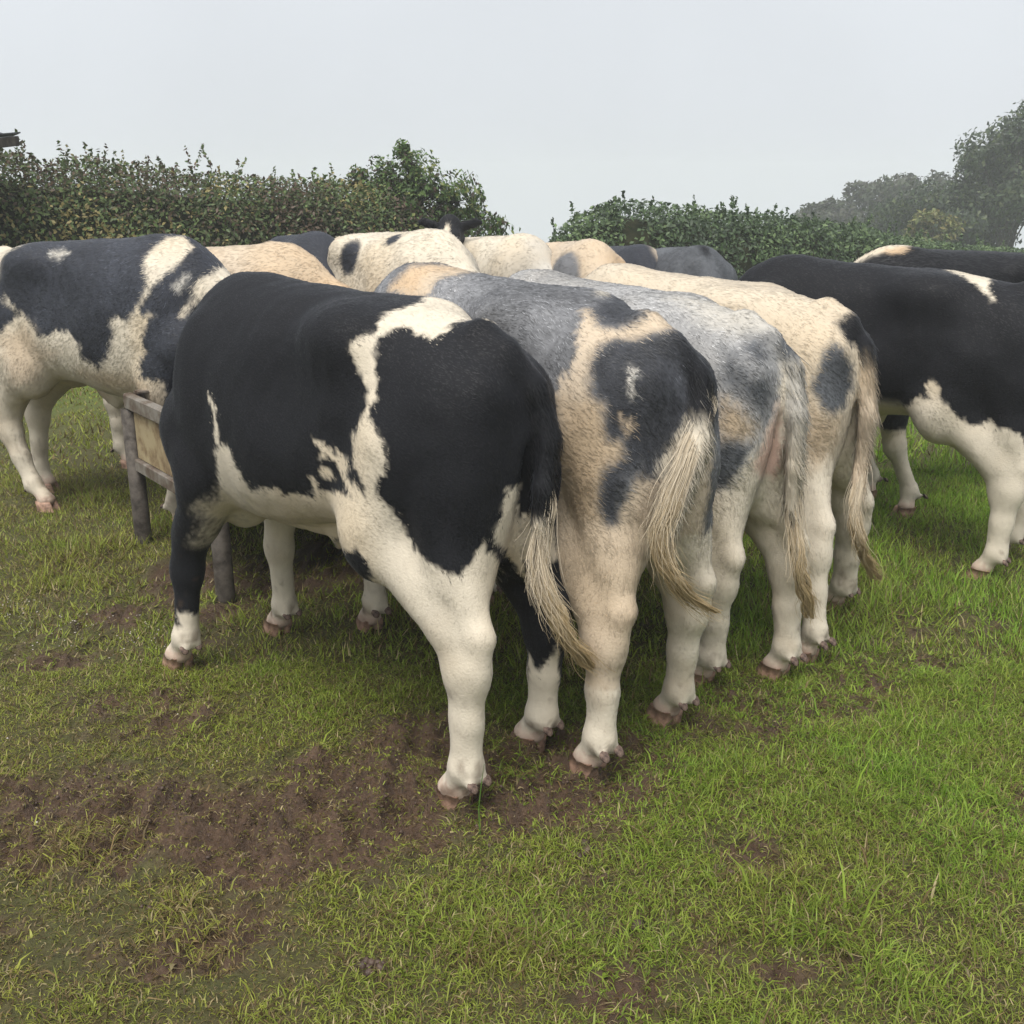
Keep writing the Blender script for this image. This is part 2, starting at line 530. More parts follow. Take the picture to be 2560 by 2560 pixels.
def hedge(name, label, line, tops, depth, nleaf, size, pal, seed, sprigs=60, rough=.16):
    """line: list of (x, y); tops: height of the crest above the ground at each; a bank of leaves round a dense core"""
    r_ = np.random.default_rng(seed)
    line = np.array(line, float); tops = np.array(tops, float)
    seg = np.linalg.norm(np.diff(line, axis=0), axis=1)
    cum = np.concatenate([[0], np.cumsum(seg)])
    Ltot = cum[-1]
    def at(t):
        x = np.interp(t, cum, line[:, 0]); y = np.interp(t, cum, line[:, 1]); h = np.interp(t, cum, tops)
        e = .02
        tx = np.interp(t + e, cum, line[:, 0]) - np.interp(t - e, cum, line[:, 0]); ty = np.interp(t + e, cum, line[:, 1]) - np.interp(t - e, cum, line[:, 1])
        L = np.sqrt(tx ** 2 + ty ** 2) + 1e-9
        return x, y, h, ty / L, -tx / L          # outward normal to the right of travel
    root = bpy.data.objects.new(name, None); COL.objects.link(root)
    root.location = (line[0, 0], line[0, 1], gz(*line[0], False))
    tag(root, label, 'hedge')
    o3 = np.array(root.location)
    def shell(t, a, k):
        """a: 0 = foot of one side, .5 crest, 1 foot of the other; k scales the section"""
        x, y, h, nx_, ny_ = at(t)
        endt = np.clip(np.minimum(t, Ltot - t) / .7, 0, 1)
        cap = np.sqrt(1 - (1 - endt) ** 2 * .96)
        th = math.pi * a
        w = depth * .5 * (np.abs(np.cos(th)) ** .6) * np.sign(np.cos(th)) * cap
        hh = h * (np.sin(th) ** .62) * (0.55 + .45 * cap)
        lump = 1 + rough * fbm(np.stack([x * 1.0, y * 1.0, a * 2.5], 1), 1.1, seed + 40, 3)
        zb = ground_z(x, y, False)
        P = np.stack([x + nx_ * w * k * lump, y + ny_ * w * k * lump, zb + hh * (k * .97 + .03) * (lump * .6 + .4)], 1)
        N = np.stack([nx_ * np.cos(th), ny_ * np.cos(th), np.sin(th) + .15 + 0 * x], 1)
        return P, N / np.linalg.norm(N, axis=1, keepdims=True)
    # solid dark core, added inside the leaves to block light
    na, nt = 13, max(24, int(Ltot / .35))
    tt, aa = np.meshgrid(np.linspace(0, Ltot, nt), np.linspace(0.001, .999, na), indexing='ij')
    Pc, _ = shell(tt.ravel(), aa.ravel(), .88)
    Ic = (np.arange(nt - 1)[:, None] * na + np.arange(na - 1)[None, :]).ravel()
    add_obj('dark_core', mesh_np('dark_core', Pc - o3, quads=np.stack([Ic, Ic + 1, Ic + na + 1, Ic + na], 1)), M_CORE, root)
    # leaves
    t = r_.uniform(0, Ltot, nleaf); a = np.clip(r_.beta(1.3, 1.3, nleaf), .01, .99)
    P, N = shell(t, a, r_.uniform(.86, 1.04, nleaf))
    extra_P, extra_N = [], []
    for s in range(sprigs):
        ts, a_ = r_.uniform(.1, Ltot - .1), r_.uniform(.38, .62)
        p0, n0 = shell(np.array([ts]), np.array([a_]), .98)
        d = n0[0] * .4 + np.array([r_.normal(0, .35), r_.normal(0, .35), 1.0]); d /= np.linalg.norm(d)
        ln = abs(r_.normal(0, .13)) + .04
        m_ = int(4 + ln * 60)
        q = np.linspace(0, 1, m_)
        pts = p0 + d * (q * ln)[:, None] + r_.normal(0, .03, (m_, 3)) * (1.1 - q)[:, None]
        extra_P.append(pts); extra_N.append(np.tile(d, (m_, 1)) * .3 + r_.normal(0, .6, (m_, 3)))
    if sprigs:
        P = np.concatenate([P] + extra_P); N = np.concatenate([N] + extra_N)
    sz = np.full(len(P), size)
    f = add_obj('foliage', leaf_mesh('foliage', P - o3, N, sz, leaf_cols(P, pal, seed), seed), M_LEAF, root)
    f['kind'] = 'stuff'
    return root

def trunk_tube(pts, rad, n=8):
    return MB().tube(pts, rad, n)

def tree(name, label, base, height, clumps, nleaf, size, pal, seed, trunk_r=.12, limbs=7, cat='tree', group=None, stems=1, lean=(0, 0), bare=.45, dens=.35):
    """clumps: (dx, dy, z, rx, ry, rz) ellipsoids relative to the base"""
    r_ = np.random.default_rng(seed)
    zb = gz(base[0], base[1], False)
    root = bpy.data.objects.new(name, None); COL.objects.link(root)
    root.location = (base[0], base[1], zb)
    tag(root, label, cat, group)
    cl = np.array(clumps, float)
    for s in range(stems):
        ox, oy = (0, 0) if stems == 1 else (r_.normal(0, .35), r_.normal(0, .3))
        top = np.array([ox + lean[0] * height * .8, oy + lean[1] * height * .8, height * .8])
        pts = [np.array([ox, oy, -.3])] + [np.array([ox, oy, 0]) + (top - np.array([ox, oy, 0])) * q + np.array([r_.normal(0, .05), r_.normal(0, .05), 0]) * height * .18 * q for q in (.0, .25, .5, .75, 1)]
        tb = trunk_tube(pts, [trunk_r * 1.35, trunk_r * 1.15, trunk_r * .85, trunk_r * .65, trunk_r * .42, trunk_r * .15])
        lb = MB()
        for k in range(limbs):
            q = r_.uniform(bare * .7, .9)
            a0 = pts[1] + (top - pts[1]) * q
            c = cl[r_.integers(len(cl))]
            e = c[:3] + r_.normal(0, .45, 3) * c[3:]
            mid = a0 * .5 + e * .5 + np.array([0, 0, .08 * height])
            tb.tube([a0, a0 * .7 + mid * .3, mid, e], [trunk_r * .45 * (1.1 - q), trunk_r * .36, trunk_r * .22, trunk_r * .06], 6)
        tb.build('trunk', M_BARK, root, True)
    vol = (cl[:, 3] * cl[:, 4] * cl[:, 5]) ** (2 / 3)
    ci = r_.choice(len(cl), nleaf, p=vol / vol.sum())
    d = r_.normal(0, 1, (nleaf, 3)); d /= np.linalg.norm(d, axis=1, keepdims=True)
    rr = r_.uniform(0, 1, (nleaf, 1)) ** dens
    lump = 1 + .32 * fbm(d * 2.2 + ci[:, None] * 7.1, 1.0, seed + 4, 3)[:, None]
    P = cl[ci, :3] + d * cl[ci, 3:] * rr * lump
    g = fbm(P, 2.6 / max(cl[:, 3:].mean(), .3), seed + 8, 2)
    P = P[(g > -.22) & (P[:, 2] > .15 * height * bare)]
    N = P - cl[:, :3].mean(0); N[:, 2] += .4 * height * .3
    N /= np.linalg.norm(N, axis=1, keepdims=True)
    me = leaf_mesh('crown', P, N, np.full(len(P), size), leaf_cols(P, pal, seed, 2.2 / max(cl[:, 3:].mean(), .3)), seed)
    f = add_obj('crown', me, M_LEAF, root)
    f['kind'] = 'stuff'
    return root

hedge('hedge', 'tall bramble hedge with rusty leaves behind the slate and white cow',
      [(-13.5, 8.2), (-9, 10.0), (-6.2, 11.1), (-4.6, 11.7), (-3.3, 12.2), (-1.6, 12.9), (-.9, 13.1)], [2.1, 2.1, 2.10, 2.06, 1.85, 1.70, 1.6], 1.7, 90000, .056, BRAMBLE, 201, 420)
hedge('hedge', 'clipped round-ended hedge on the other side of the gap, fading into mist',
      [(.42, 14.6), (1.5, 14.6), (2.9, 15.4), (4.8, 17.0), (7.5, 19.4), (11.5, 23.0), (17, 28), (24, 33)], [1.5, 1.73, 1.67, 1.64, 1.47, 1.46, 1.5, 1.5], 1.8, 92000, .076, DARKG, 202, 260, rough=.12)
tree('bush_tree', 'bushy young ash growing out of the hedge end beside the gap', (-1.35, 12.95), 2.28,
     [(0, 0, 1.2, 0.85, 0.8, 0.8), (0.15, 0, 1.7, 0.55, 0.5, 0.5), (0.85, 0, 1.05, 0.55, 0.6, 0.7), (-0.65, 0, 1.3, 0.65, 0.6, 0.58), (-1.1, 0.1, 1.4, 0.45, 0.4, 0.4), (-1.55, 0.1, 1.4, 0.4, 0.3, 0.36), (-1.4, 0, 1.05, 0.6, 0.5, 0.45), (0.25, -0.1, 2, 0.25, 0.3, 0.28),
      (-0.9, 0, 1.75, 0.14, 0.2, 0.22), (-1.3, 0.1, 1.68, 0.12, 0.2, 0.2), (-1.75, 0.1, 1.62, 0.12, 0.2, 0.2), (0.05, 0, 2.2, 0.12, 0.2, 0.2), (0.9, 0, 1.65, 0.16, 0.2, 0.2), (1.15, 0, 1.35, 0.15, 0.2, 0.2), (-0.5, 0, 1.9, 0.14, 0.2, 0.2),
      (-0.2, 0, 1.92, 0.3, 0.3, 0.3), (0.65, -0.1, 1.7, 0.38, 0.4, 0.35), (0.6, -0.2, 0.6, 0.75, 0.6, 0.6), (-0.5, -0.2, 0.7, 0.9, 0.6, 0.6)],
     56000, .066, HEDGE_G, 203, .045, 10, stems=3, dens=.5)

# wind-bent beeches in the mist
BEECH = [tuple(c * 1.25 for c in q) for q in [(.020, .028, .016), (.026, .040, .020), (.032, .050, .022), (.042, .062, .028), (.060, .075, .030)]]
BEECHB = [tuple(c * 1.25 for c in q) for q in [(.032, .030, .022), (.040, .040, .026), (.036, .046, .026), (.045, .055, .030)]]
OLIVE = [tuple(c * 2.1 for c in q) for q in [(.050, .058, .020), (.065, .075, .026), (.085, .085, .030), (.10, .085, .032)]]
def wind_tree(label, x, y, h, w, seed, pal, n=10000, size=.25, bare=.42, group=None):
    r_ = np.random.default_rng(seed)
    cl = []
    for k in range(9):
        q = r_.uniform(0, 1)
        z = h * (bare + (1 - bare) * (.16 + .68 * q))
        rad = w * (.62 - .30 * q) * r_.uniform(.7, 1.1)
        cl.append((r_.normal(.18 * w * q, w * .30), r_.normal(0, w * .3), z, rad, rad, h * .12 * r_.uniform(.8, 1.3)))
    cl.append((.1 * w, 0, h * .9, w * .32, w * .32, h * .09))
    return tree('beech_tree', label, (x, y), h, cl, n, size, pal, seed, .085, 9, group=group, lean=(.05, 0), bare=bare, dens=.5, stems=3)
g1, g2 = 'misty beeches standing right of the hedge', 'hazy farther trees beyond the hedge'
for i, (x, y, h, w, lab) in enumerate([
        (16.9, 40.5, 4.7, 2.2, 'low outermost beech of the near misty clump, next to the olive tree'),
        (17.9, 42, 6.3, 2.6, 'second beech from the low end of the near misty clump'),
        (18.7, 40, 7.3, 2.6, 'third beech from the low end of the near misty clump, trunk showing'),
        (19.7, 41.5, 8.3, 2.7, 'fourth beech from the low end of the near misty clump, trunk showing'),
        (20.6, 40, 8.8, 2.7, 'tall fifth beech of the near misty clump at the picture edge'),
        (22.0, 42, 9.2, 3.0, 'tallest beech of the near misty clump, cut by the picture edge')]):
    wind_tree(lab, x, y, h, w, 300 + i, BEECH, n=14000, size=.21, group=g1, bare=min(.22 + .07 * i, .46))
for i, (x, y, h, w, lab) in enumerate([
        (15.6, 58, 4.7, 3.0, 'smallest outermost brownish tree where the far hazy clump meets the hedge'),
        (17.9, 60, 5.8, 3.4, 'low second brownish tree of the far hazy clump'),
        (19.9, 62, 6.9, 3.6, 'middle brownish tree of the far hazy clump'),
        (22.0, 61, 7.3, 3.6, 'fourth brownish tree of the far hazy clump'),
        (24.2, 62, 7.5, 3.6, 'tallest brownish tree of the far hazy clump, behind the olive tree')]):
    wind_tree(lab, x, y, h, w, 320 + i, BEECHB, n=9000, size=.34, bare=.08, group=g2)
wind_tree('rounded olive green tree between the hedge and the misty beeches', 13.9, 36, 3.4, 1.7, 340, OLIVE, n=8000, size=.20, bare=.1)
# ------------------------------------------------------------------ feed trough
M_STEEL = mat_mottle('galvanised_steel', (.085, .055, .038), (.22, .20, .175), 9, .6, .35, .15, .4, .38, .60, c3=(.16, .135, .11))
M_PANEL = mat_mottle('cream_board', (.085, .05, .03), (.34, .275, .165), 6, .8, .2, 0, .4, .36, .56, c3=(.25, .185, .105))
M_FEED = mat_mottle('wet_feed', (.035, .035, .037), (.12, .115, .11), 30, .35, .5, 0, .6)
M_POST = mat_mottle('muddy_steel', (.03, .024, .019), (.105, .09, .075), 14, .65, .35, .2, .4, .38, .6)
u = Vector((TR_U[0], TR_U[1], 0)).normalized()
p1, p2 = Vector((*TR_P1, 0)), Vector((*TR_P2, 0))
v = (p2 - p1)
WT = v.length
v.normalize()
LT = 3.1
RIM = .735
trough = bpy.data.objects.new('feed_trough', None)
COL.objects.link(trough)
trough.location = p1
tag(trough, 'rusty steel feed trough with cream end panel, cattle eating along both sides', 'trough')
def T(a, b, z): return u * a + v * b + Vector((0, 0, z))
# rim of angle iron
for (a, b) in (((0, 0), (0, WT)), ((LT, 0), (LT, WT)), ((.03, 0), (LT - .03, 0)), ((.03, WT), (LT - .03, WT))):
    MB().bar(T(*a, RIM - .03), T(*b, RIM - .03), .045, .075).build('rim_rail', M_STEEL, trough)
for a in (0.0, LT / 2, LT):
    for b in (.0, WT):
        zb = gz(*(p1 + T(a, b, 0)).xy, False)
        MB().tube([T(a + (.0), b, zb - .06), T(a, b, zb + .02), T(a, b, RIM - .07)], .040, 14).build('leg', M_POST, trough, True)
MB().bar(T(.0, .045, .40), T(.0, WT - .045, .40), .03, .06).build('lower_rail', M_STEEL, trough)
MB().bar(T(LT, .045, .40), T(LT, WT - .045, .40), .03, .06).build('lower_rail', M_STEEL, trough)
for b in (0, WT):
    for (a0, a1) in ((.045, LT / 2 - .045), (LT / 2 + .045, LT - .045)):
        MB().bar(T(a0, b, .40), T(a1, b, .40), .03, .055).build('lower_rail', M_STEEL, trough)
        MB().bar(T(a0, b, .555), T(a1, b, .555), .016, .22).build('side_panel', M_PANEL, trough)
for a in (0.012, LT - .012):
    MB().bar(T(a, .045, .55), T(a, WT - .045, .55), .016, .235).build('end_panel', M_PANEL, trough)
MB().bar(T(.03, WT / 2, .45), T(LT - .03, WT / 2, .45), WT - .05, .02).build('floor_board', M_STEEL, trough)
# feed: uneven wet meal
nx_, ny_ = 60, 20
Vf, Ff = [], []
for i in range(nx_):
    for j in range(ny_):
        a, b = .06 + (LT - .12) * i / (nx_ - 1), .05 + (WT - .10) * j / (ny_ - 1)
        Vf.append(T(a, b, .655 + .02 * math.sin(a * 7 + b * 3) + random.uniform(-.012, .012)))
for i in range(nx_ - 1):
    for j in range(ny_ - 1):
        q = i * ny_ + j
        Ff.append((q, q + ny_, q + ny_ + 1, q + 1))
MB().add(Vf, Ff).build('feed', M_FEED, trough, True)
MB().bar(T(.03, .03, RIM + .012), T(.12, .03, RIM + .012), .05, .012).build('bracket', M_STEEL, trough)
# ------------------------------------------------------------------ cattle: body as one implicit surface, meshed with surface nets
ST = np.array([  # x, top, bottom, half width, height of widest point, exponent
    [-0.165, 1.07, 0.98, 0.02, 1.02, 2.0],
    [-0.150, 1.14, 0.89, 0.075, 1.02, 2.0],
    [-0.115, 1.215, 0.80, 0.135, 1.02, 2.1],
    [-0.04, 1.292, 0.72, 0.178, 1.02, 2.2],
    [0.06, 1.335, 0.68, 0.215, 1.02, 2.3],
    [0.25, 1.372, 0.68, 0.252, 1.03, 2.35],
    [0.44, 1.392, 0.72, 0.270, 1.02, 2.4],
    [0.62, 1.402, 0.705, 0.280, 0.99, 2.3],
    [0.82, 1.41, 0.665, 0.297, 0.98, 2.25],
    [1.00, 1.42, 0.645, 0.292, 0.98, 2.2],
    [1.14, 1.438, 0.635, 0.268, 0.98, 2.1],
    [1.26, 1.432, 0.635, 0.240, 0.99, 2.0],
    [1.36, 1.385, 0.63, 0.205, 1.00, 2.0],
    [1.45, 1.305, 0.68, 0.165, 1.00, 2.0],
    [1.51, 1.22, 0.78, 0.115, 1.00, 2.0],
    [1.55, 1.13, 0.90, 0.04, 1.01, 2.0]])

def smooth_interp(x, xs, ys):
    """monotone-ish cubic interpolation"""
    h = np.diff(xs)
    d = np.diff(ys) / h
    m = np.zeros_like(ys)
    m[0], m[-1] = d[0], d[-1]
    for i in range(1, len(xs) - 1):
        if d[i - 1] * d[i] > 0:
            w1, w2 = 2 * h[i] + h[i - 1], h[i] + 2 * h[i - 1]
            m[i] = (w1 + w2) / (w1 / d[i - 1] + w2 / d[i])
    k = np.clip(np.searchsorted(xs, x) - 1, 0, len(xs) - 2)
    t = (x - xs[k]) / h[k]
    t2, t3 = t * t, t * t * t
    return (2*t3 - 3*t2 + 1) * ys[k] + (t3 - 2*t2 + t) * h[k] * m[k] + (-2*t3 + 3*t2) * ys[k+1] + (t3 - t2) * h[k] * m[k+1]

class Field:
    def __init__(s, lo, hi, vox):
        s.lo, s.vox = np.array(lo, float), vox
        s.n = np.ceil((np.array(hi) - s.lo) / vox).astype(int) + 1
        s.ax = [s.lo[i] + np.arange(s.n[i]) * vox for i in range(3)]
        s.f = np.full(tuple(s.n), 0.3, dtype=np.float32)
    def box(s, lo, hi):
        a = np.clip(np.floor((np.array(lo) - s.lo) / s.vox).astype(int), 0, s.n)
        b = np.clip(np.ceil((np.array(hi) - s.lo) / s.vox).astype(int) + 1, 0, s.n)
        sl = tuple(slice(a[i], b[i]) for i in range(3))
        return sl, s.ax[0][sl[0]][:, None, None], s.ax[1][sl[1]][None, :, None], s.ax[2][sl[2]][None, None, :]
    def blend(s, sl, d, k):
        g = s.f[sl]
        if k < 1e-5:
            s.f[sl] = np.minimum(g, d)
            return
        h = np.clip(k - np.abs(g - d), 0, None) / k
        s.f[sl] = np.minimum(g, d) - h * h * k * 0.25
    def carve(s, sl, d, k):
        g = s.f[sl]
        h = np.clip(k - np.abs(g + d), 0, None) / k
        s.f[sl] = np.maximum(g, -d) + h * h * k * 0.25
    def cone(s, a, b, ra, rb, k=0.03, ky=1.0):
        a, b = np.array(a, float), np.array(b, float)
        rm = max(ra, rb) * max(1, ky) + k + 2 * s.vox
        sl, X, Y, Z = s.box(np.minimum(a, b) - rm, np.maximum(a, b) + rm)
        ab = b - a
        L = max(float(ab @ ab), 1e-9)
        t = np.clip(((X - a[0]) * ab[0] + (Y - a[1]) * ab[1] + (Z - a[2]) * ab[2]) / L, 0, 1)
        d = np.sqrt((X - a[0] - t * ab[0]) ** 2 + ((Y - a[1] - t * ab[1]) / ky) ** 2 + (Z - a[2] - t * ab[2]) ** 2) - (ra + t * (rb - ra))
        s.blend(sl, d, k)
    def ell(s, c, r, k=0.05, rot=None, carve=False):
        c, r = np.array(c, float), np.array(r, float)
        rm = r.max() + k + 2 * s.vox
        sl, X, Y, Z = s.box(c - rm, c + rm)
        x, y, z = X - c[0], Y - c[1], Z - c[2]
        if rot is not None:
            M = rot
            x, y, z = M[0][0]*x + M[1][0]*y + M[2][0]*z, M[0][1]*x + M[1][1]*y + M[2][1]*z, M[0][2]*x + M[1][2]*y + M[2][2]*z
        k0 = np.sqrt((x / r[0]) ** 2 + (y / r[1]) ** 2 + (z / r[2]) ** 2)
        k1 = np.sqrt((x / r[0] ** 2) ** 2 + (y / r[1] ** 2) ** 2 + (z / r[2] ** 2) ** 2)
        d = k0 * (k0 - 1) / np.maximum(k1, 1e-6)
        (s.carve if carve else s.blend)(sl, d, k)

def surface_nets(f, lo, vox):
    f = f.astype(np.float32)
    s = f < 0
    nx, ny, nz = f.shape
    cnt = np.zeros((nx-1, ny-1, nz-1), np.float32)
    acc = np.zeros((nx-1, ny-1, nz-1, 3), np.float32)
    offs = [(0,0,0),(1,0,0),(0,1,0),(1,1,0),(0,0,1),(1,0,1),(0,1,1),(1,1,1)]
    def sub(A, o): return A[o[0]:nx-1+o[0], o[1]:ny-1+o[1], o[2]:nz-1+o[2]]
    inside = sum(sub(s, o).astype(np.int8) for o in offs)
    act = (inside > 0) & (inside < 8)
    idx = np.argwhere(act)
    fc = [sub(f, o)[act] for o in offs]
    P = np.zeros((len(idx), 3), np.float64)
    C = np.zeros(len(idx))
    for a in range(8):
        for b in range(a + 1, 8):
            df = np.array(offs[b]) - np.array(offs[a])
            if np.abs(df).sum() != 1: continue
            fa, fb = fc[a], fc[b]
            m = (fa < 0) != (fb < 0)
            t = np.where(m, fa / np.where(m, fa - fb, 1), 0)
            p = np.array(offs[a])[None, :] + t[:, None] * df[None, :]
            P += p * m[:, None]
            C += m
    P = P / C[:, None]
    V = lo + (idx + P) * vox
    vid = np.full(act.shape, -1, np.int64)
    vid[act] = np.arange(len(idx))
    Q = []
    for ax in range(3):
        o = [0, 0, 0]; o[ax] = 1
        A = s[:nx-o[0], :ny-o[1], :nz-o[2]]
        B = s[o[0]:, o[1]:, o[2]:]
        for flip in (False, True):
            e = np.argwhere((A & ~B) if not flip else (~A & B))
            u, v = (ax + 1) % 3, (ax + 2) % 3
            ok = (e[:, u] > 0) & (e[:, v] > 0) & (e[:, u] < vid.shape[u]) & (e[:, v] < vid.shape[v]) & (e[:, ax] < vid.shape[ax])
            e = e[ok]
            def at(du, dv):
                q = e.copy(); q[:, u] -= du; q[:, v] -= dv
                return vid[q[:, 0], q[:, 1], q[:, 2]]
            q = np.stack([at(1, 1), at(0, 1), at(0, 0), at(1, 0)], 1)
            if flip: q = q[:, ::-1]
            Q.append(q)
    return V, np.concatenate(Q)

def smooth_mesh(V, Q, it=3, lam=0.5):
    n = len(V)
    a = Q.ravel()
    b = np.roll(Q, -1, 1).ravel()
    deg = np.bincount(a, minlength=n) + np.bincount(b, minlength=n)
    for i in range(it):
        for l in (lam, -lam * 0.98):
            S = np.zeros_like(V)
            for k in range(3):
                S[:, k] = np.bincount(a, V[b, k], n) + np.bincount(b, V[a, k], n)
            V = V + l * (S / np.maximum(deg, 1)[:, None] - V)
    return V

def vert_normals(V, Q):
    N = np.cross(V[Q[:, 2]] - V[Q[:, 0]], V[Q[:, 3]] - V[Q[:, 1]])
    out = np.zeros_like(V)
    for k in range(4):
        for c in range(3):
            out[:, c] += np.bincount(Q[:, k], N[:, c], len(V))
    return out / np.maximum(np.linalg.norm(out, axis=1, keepdims=True), 1e-12)

def shear(p, off, zh):
    f = np.clip((zh - p[2]) / (zh - 0.10), 0, 1)
    f = f * (0.55 + 0.45 * f)
    return (p[0] + off[0] * f, p[1] + off[1] * f, p[2])

def make_body(F, P):
    """P: pose dict; local frame x forward, y left, z up, origin between the hind hooves"""
    belly = P.get('belly', 0.0)
    fat = P.get('fat', 1.0)
    sl, X, Y, Z = F.box((-0.24, -0.36, 0.5), (1.64, 0.36, 1.46))
    xs = np.clip(X[:, 0, 0], ST[0, 0], ST[-1, 0])
    col = [smooth_interp(xs, ST[:, 0], ST[:, i])[:, None, None] for i in range(1, 6)]
    top, bot, w, zm, ex = col
    bot = bot - belly * np.exp(-((xs - 0.8) / 0.35) ** 2)[:, None, None]
    w = w * fat
    v = np.where(Z > zm, (Z - zm) / (top - zm), (zm - Z) / (zm - bot))
    u = np.abs(Y) / w
    rr = (u ** ex + v ** ex) ** (1 / ex)
    q = np.sqrt(Y ** 2 + (Z - zm) ** 2)
    d = q * (1 - 1 / np.maximum(rr, 0.05))
    outx = np.maximum(np.maximum(ST[0, 0] - X, X - ST[-1, 0]), 0)
    d = np.where(outx > 0, np.maximum(d, outx), d)
    F.f[sl] = np.minimum(F.f[sl], d)
    for sy in (1, -1):
        # hook bones, paralumbar hollow, shoulder blade, last ribs
        F.ell((0.44, sy * 0.178, 1.295), (0.13, 0.065, 0.06), 0.13)
        F.ell((0.68, sy * 0.412, 1.17), (0.18, 0.115, 0.13), 0.14, carve=True)
        F.ell((1.23, sy * 0.185, 1.03), (0.15, 0.09, 0.27), 0.10)
        F.ell((1.39, sy * 0.155, 0.93), (0.12, 0.085, 0.13), 0.08)
        # pin bones and the round of the rump
        F.ell((-0.075, sy * 0.09, 1.175), (0.06, 0.05, 0.055), 0.10)
        F.ell((0.08, sy * 0.128, 1.00), (0.20, 0.12, 0.26), 0.09)
        F.ell((-0.02, sy * 0.105, 0.88), (0.115, 0.095, 0.22), 0.07)
    # groove between the buttocks under the tail
    F.ell((-0.185, 0, 0.84), (0.075, 0.035, 0.24), 0.05, carve=True)
    # hind legs
    hz = 0.98
    for i, sy in enumerate((1, -1)):
        tx, ty = P['hind'][i]
        off = (tx - 0.0, ty - sy * 0.17)
        S = lambda x, y, z: shear((x, sy * y, z), off, hz)
        F.cone(S(0.19, .130, 1.02), S(0.30, .175, 0.78), .150, .115, 0.07)
        F.cone(S(0.00, .115, 0.92), S(0.01, .14, 0.70), .112, .092, 0.06)
        F.cone(S(0.25, .180, 0.80), S(0.045, .168, 0.575), .118, .073, 0.06, 0.9)
        F.cone(S(0.36, .17, 0.83), S(0.30, .185, 0.72), .075, .07, 0.08)        # flank fold / stifle
        F.cone(S(-0.035, .155, 0.74), S(-0.072, .165, 0.575), .066, .038, 0.05)   # tendon to the hock
        F.cone(S(0.03, .168, 0.60), S(-0.008, .17, 0.45), .085, .072, 0.04, 0.66)
        F.cone(S(-0.080, .168, 0.565), S(-0.036, .17, 0.45), .036, .040, 0.035, 0.9)     # point of the hock
        F.cone(S(-0.010, .17, 0.46), S(-0.006, .17, 0.31), .070, .050, 0.035, 0.70)
        F.cone(S(-0.006, .17, 0.31), S(0.0, .17, 0.18), .048, .044, 0.03, 0.84)
        F.cone(S(-0.034, .17, 0.42), S(-0.026, .17, 0.18), .024, .022, 0.02, 0.9)
        F.ell(S(-0.002, .17, 0.168), (.045, .043, .040), 0.03)
        F.cone(S(0.002, .17, 0.155), S(0.050, .17, 0.095), .038, .036, 0.025)
        F.ell(S(0.058, .17, 0.084), (.039, .040, .022), 0.02)
        F.ell(S(0.030, .17, 0.082), (.030, .036, .022), 0.02)
        for e in (1, -1):
            F.ell(S(-0.040, .17 + e * .024, 0.138), (.018, .015, .017), 0.012)
    # front legs
    fz = 0.86
    for i, sy in enumerate((1, -1)):
        tx, ty = P['fore'][i]
        off = (tx - 1.30, ty - sy * 0.17)
        S = lambda x, y, z: shear((x, sy * y, z), off, fz)
        F.cone(S(1.38, .16, 0.92), S(1.26, .185, 0.76), .115, .105, 0.07)
        F.cone(S(1.25, .185, 0.82), S(1.285, .175, 0.60), .112, .085, 0.06, 0.85)
        F.cone(S(1.285, .175, 0.62), S(1.30, .17, 0.43), .084, .056, 0.04, 0.88)
        F.ell(S(1.307, .17, 0.405), (.060, .052, .066), 0.03)
        F.cone(S(1.30, .17, 0.37), S(1.295, .17, 0.18), .045, .041, 0.03, 0.95)
        F.ell(S(1.297, .17, 0.165), (.045, .044, .040), 0.03)
        F.cone(S(1.302, .17, 0.152), S(1.346, .17, 0.095), .038, .036, 0.025)
        F.ell(S(1.354, .17, 0.084), (.039, .040, .022), 0.02)
        F.ell(S(1.326, .17, 0.082), (.030, .036, .022), 0.02)
        for e in (1, -1):
            F.ell(S(1.258, .17 + e * .024, 0.138), (.018, .015, .017), 0.012)
    # brisket, sheath
    F.cone((1.41, 0, 0.74), (1.26, 0, 0.62), .085, .075, 0.09)
    F.cone((1.0, 0, 0.67), (0.72, 0, 0.665 - belly * .6), .05, .045, 0.06)
    F.cone((0.66, 0, 0.68), (0.73, 0, 0.60 - belly * .6), .045, .02, 0.05)
    # neck and head
    yaw, npit, nlen, hpit = P['neck']
    c, s_ = math.cos(yaw), math.sin(yaw)
    b0 = np.array([1.33, 0, 1.10])
    c2, s2 = math.cos(yaw * .5), math.sin(yaw * .5)
    mid = b0 + nlen * .5 * np.array([c2 * math.cos(npit), s2 * math.cos(npit), math.sin(npit)])
    pol = mid + nlen * .5 * np.array([c * math.cos(npit), s_ * math.cos(npit), math.sin(npit)])
    dz = np.array([0, 0, 1.0])
    F.cone(b0 + dz * .06, mid + dz * .06, .19, .135, 0.08, 0.8)
    F.cone(b0 - dz * .11, mid - dz * .09, .18, .12, 0.08, 0.72)
    F.cone(mid + dz * .04, pol + dz * .0, .135, .105, 0.06, 0.85)
    F.cone(mid - dz * .08, pol - dz * .08, .115, .085, 0.06, 0.8)
    hd = np.array([c * math.cos(hpit), s_ * math.cos(hpit), math.sin(hpit)])
    sd = np.array([-s_, c, 0.0])
    up = np.cross(hd, sd)
    if up[2] < 0: up = -up
    F.cone(pol, pol + hd * .17, .105, .092, 0.05)
    F.cone(pol + hd * .15 - up * .02, pol + hd * .38 - up * .035, .085, .062, 0.05)
    F.ell(pol + hd * .43 - up * .04, (.065, .065, .060), 0.04)
    F.cone(pol + hd * .03 - up * .09, pol + hd * .32 - up * .085, .07, .045, 0.05)     # jaw
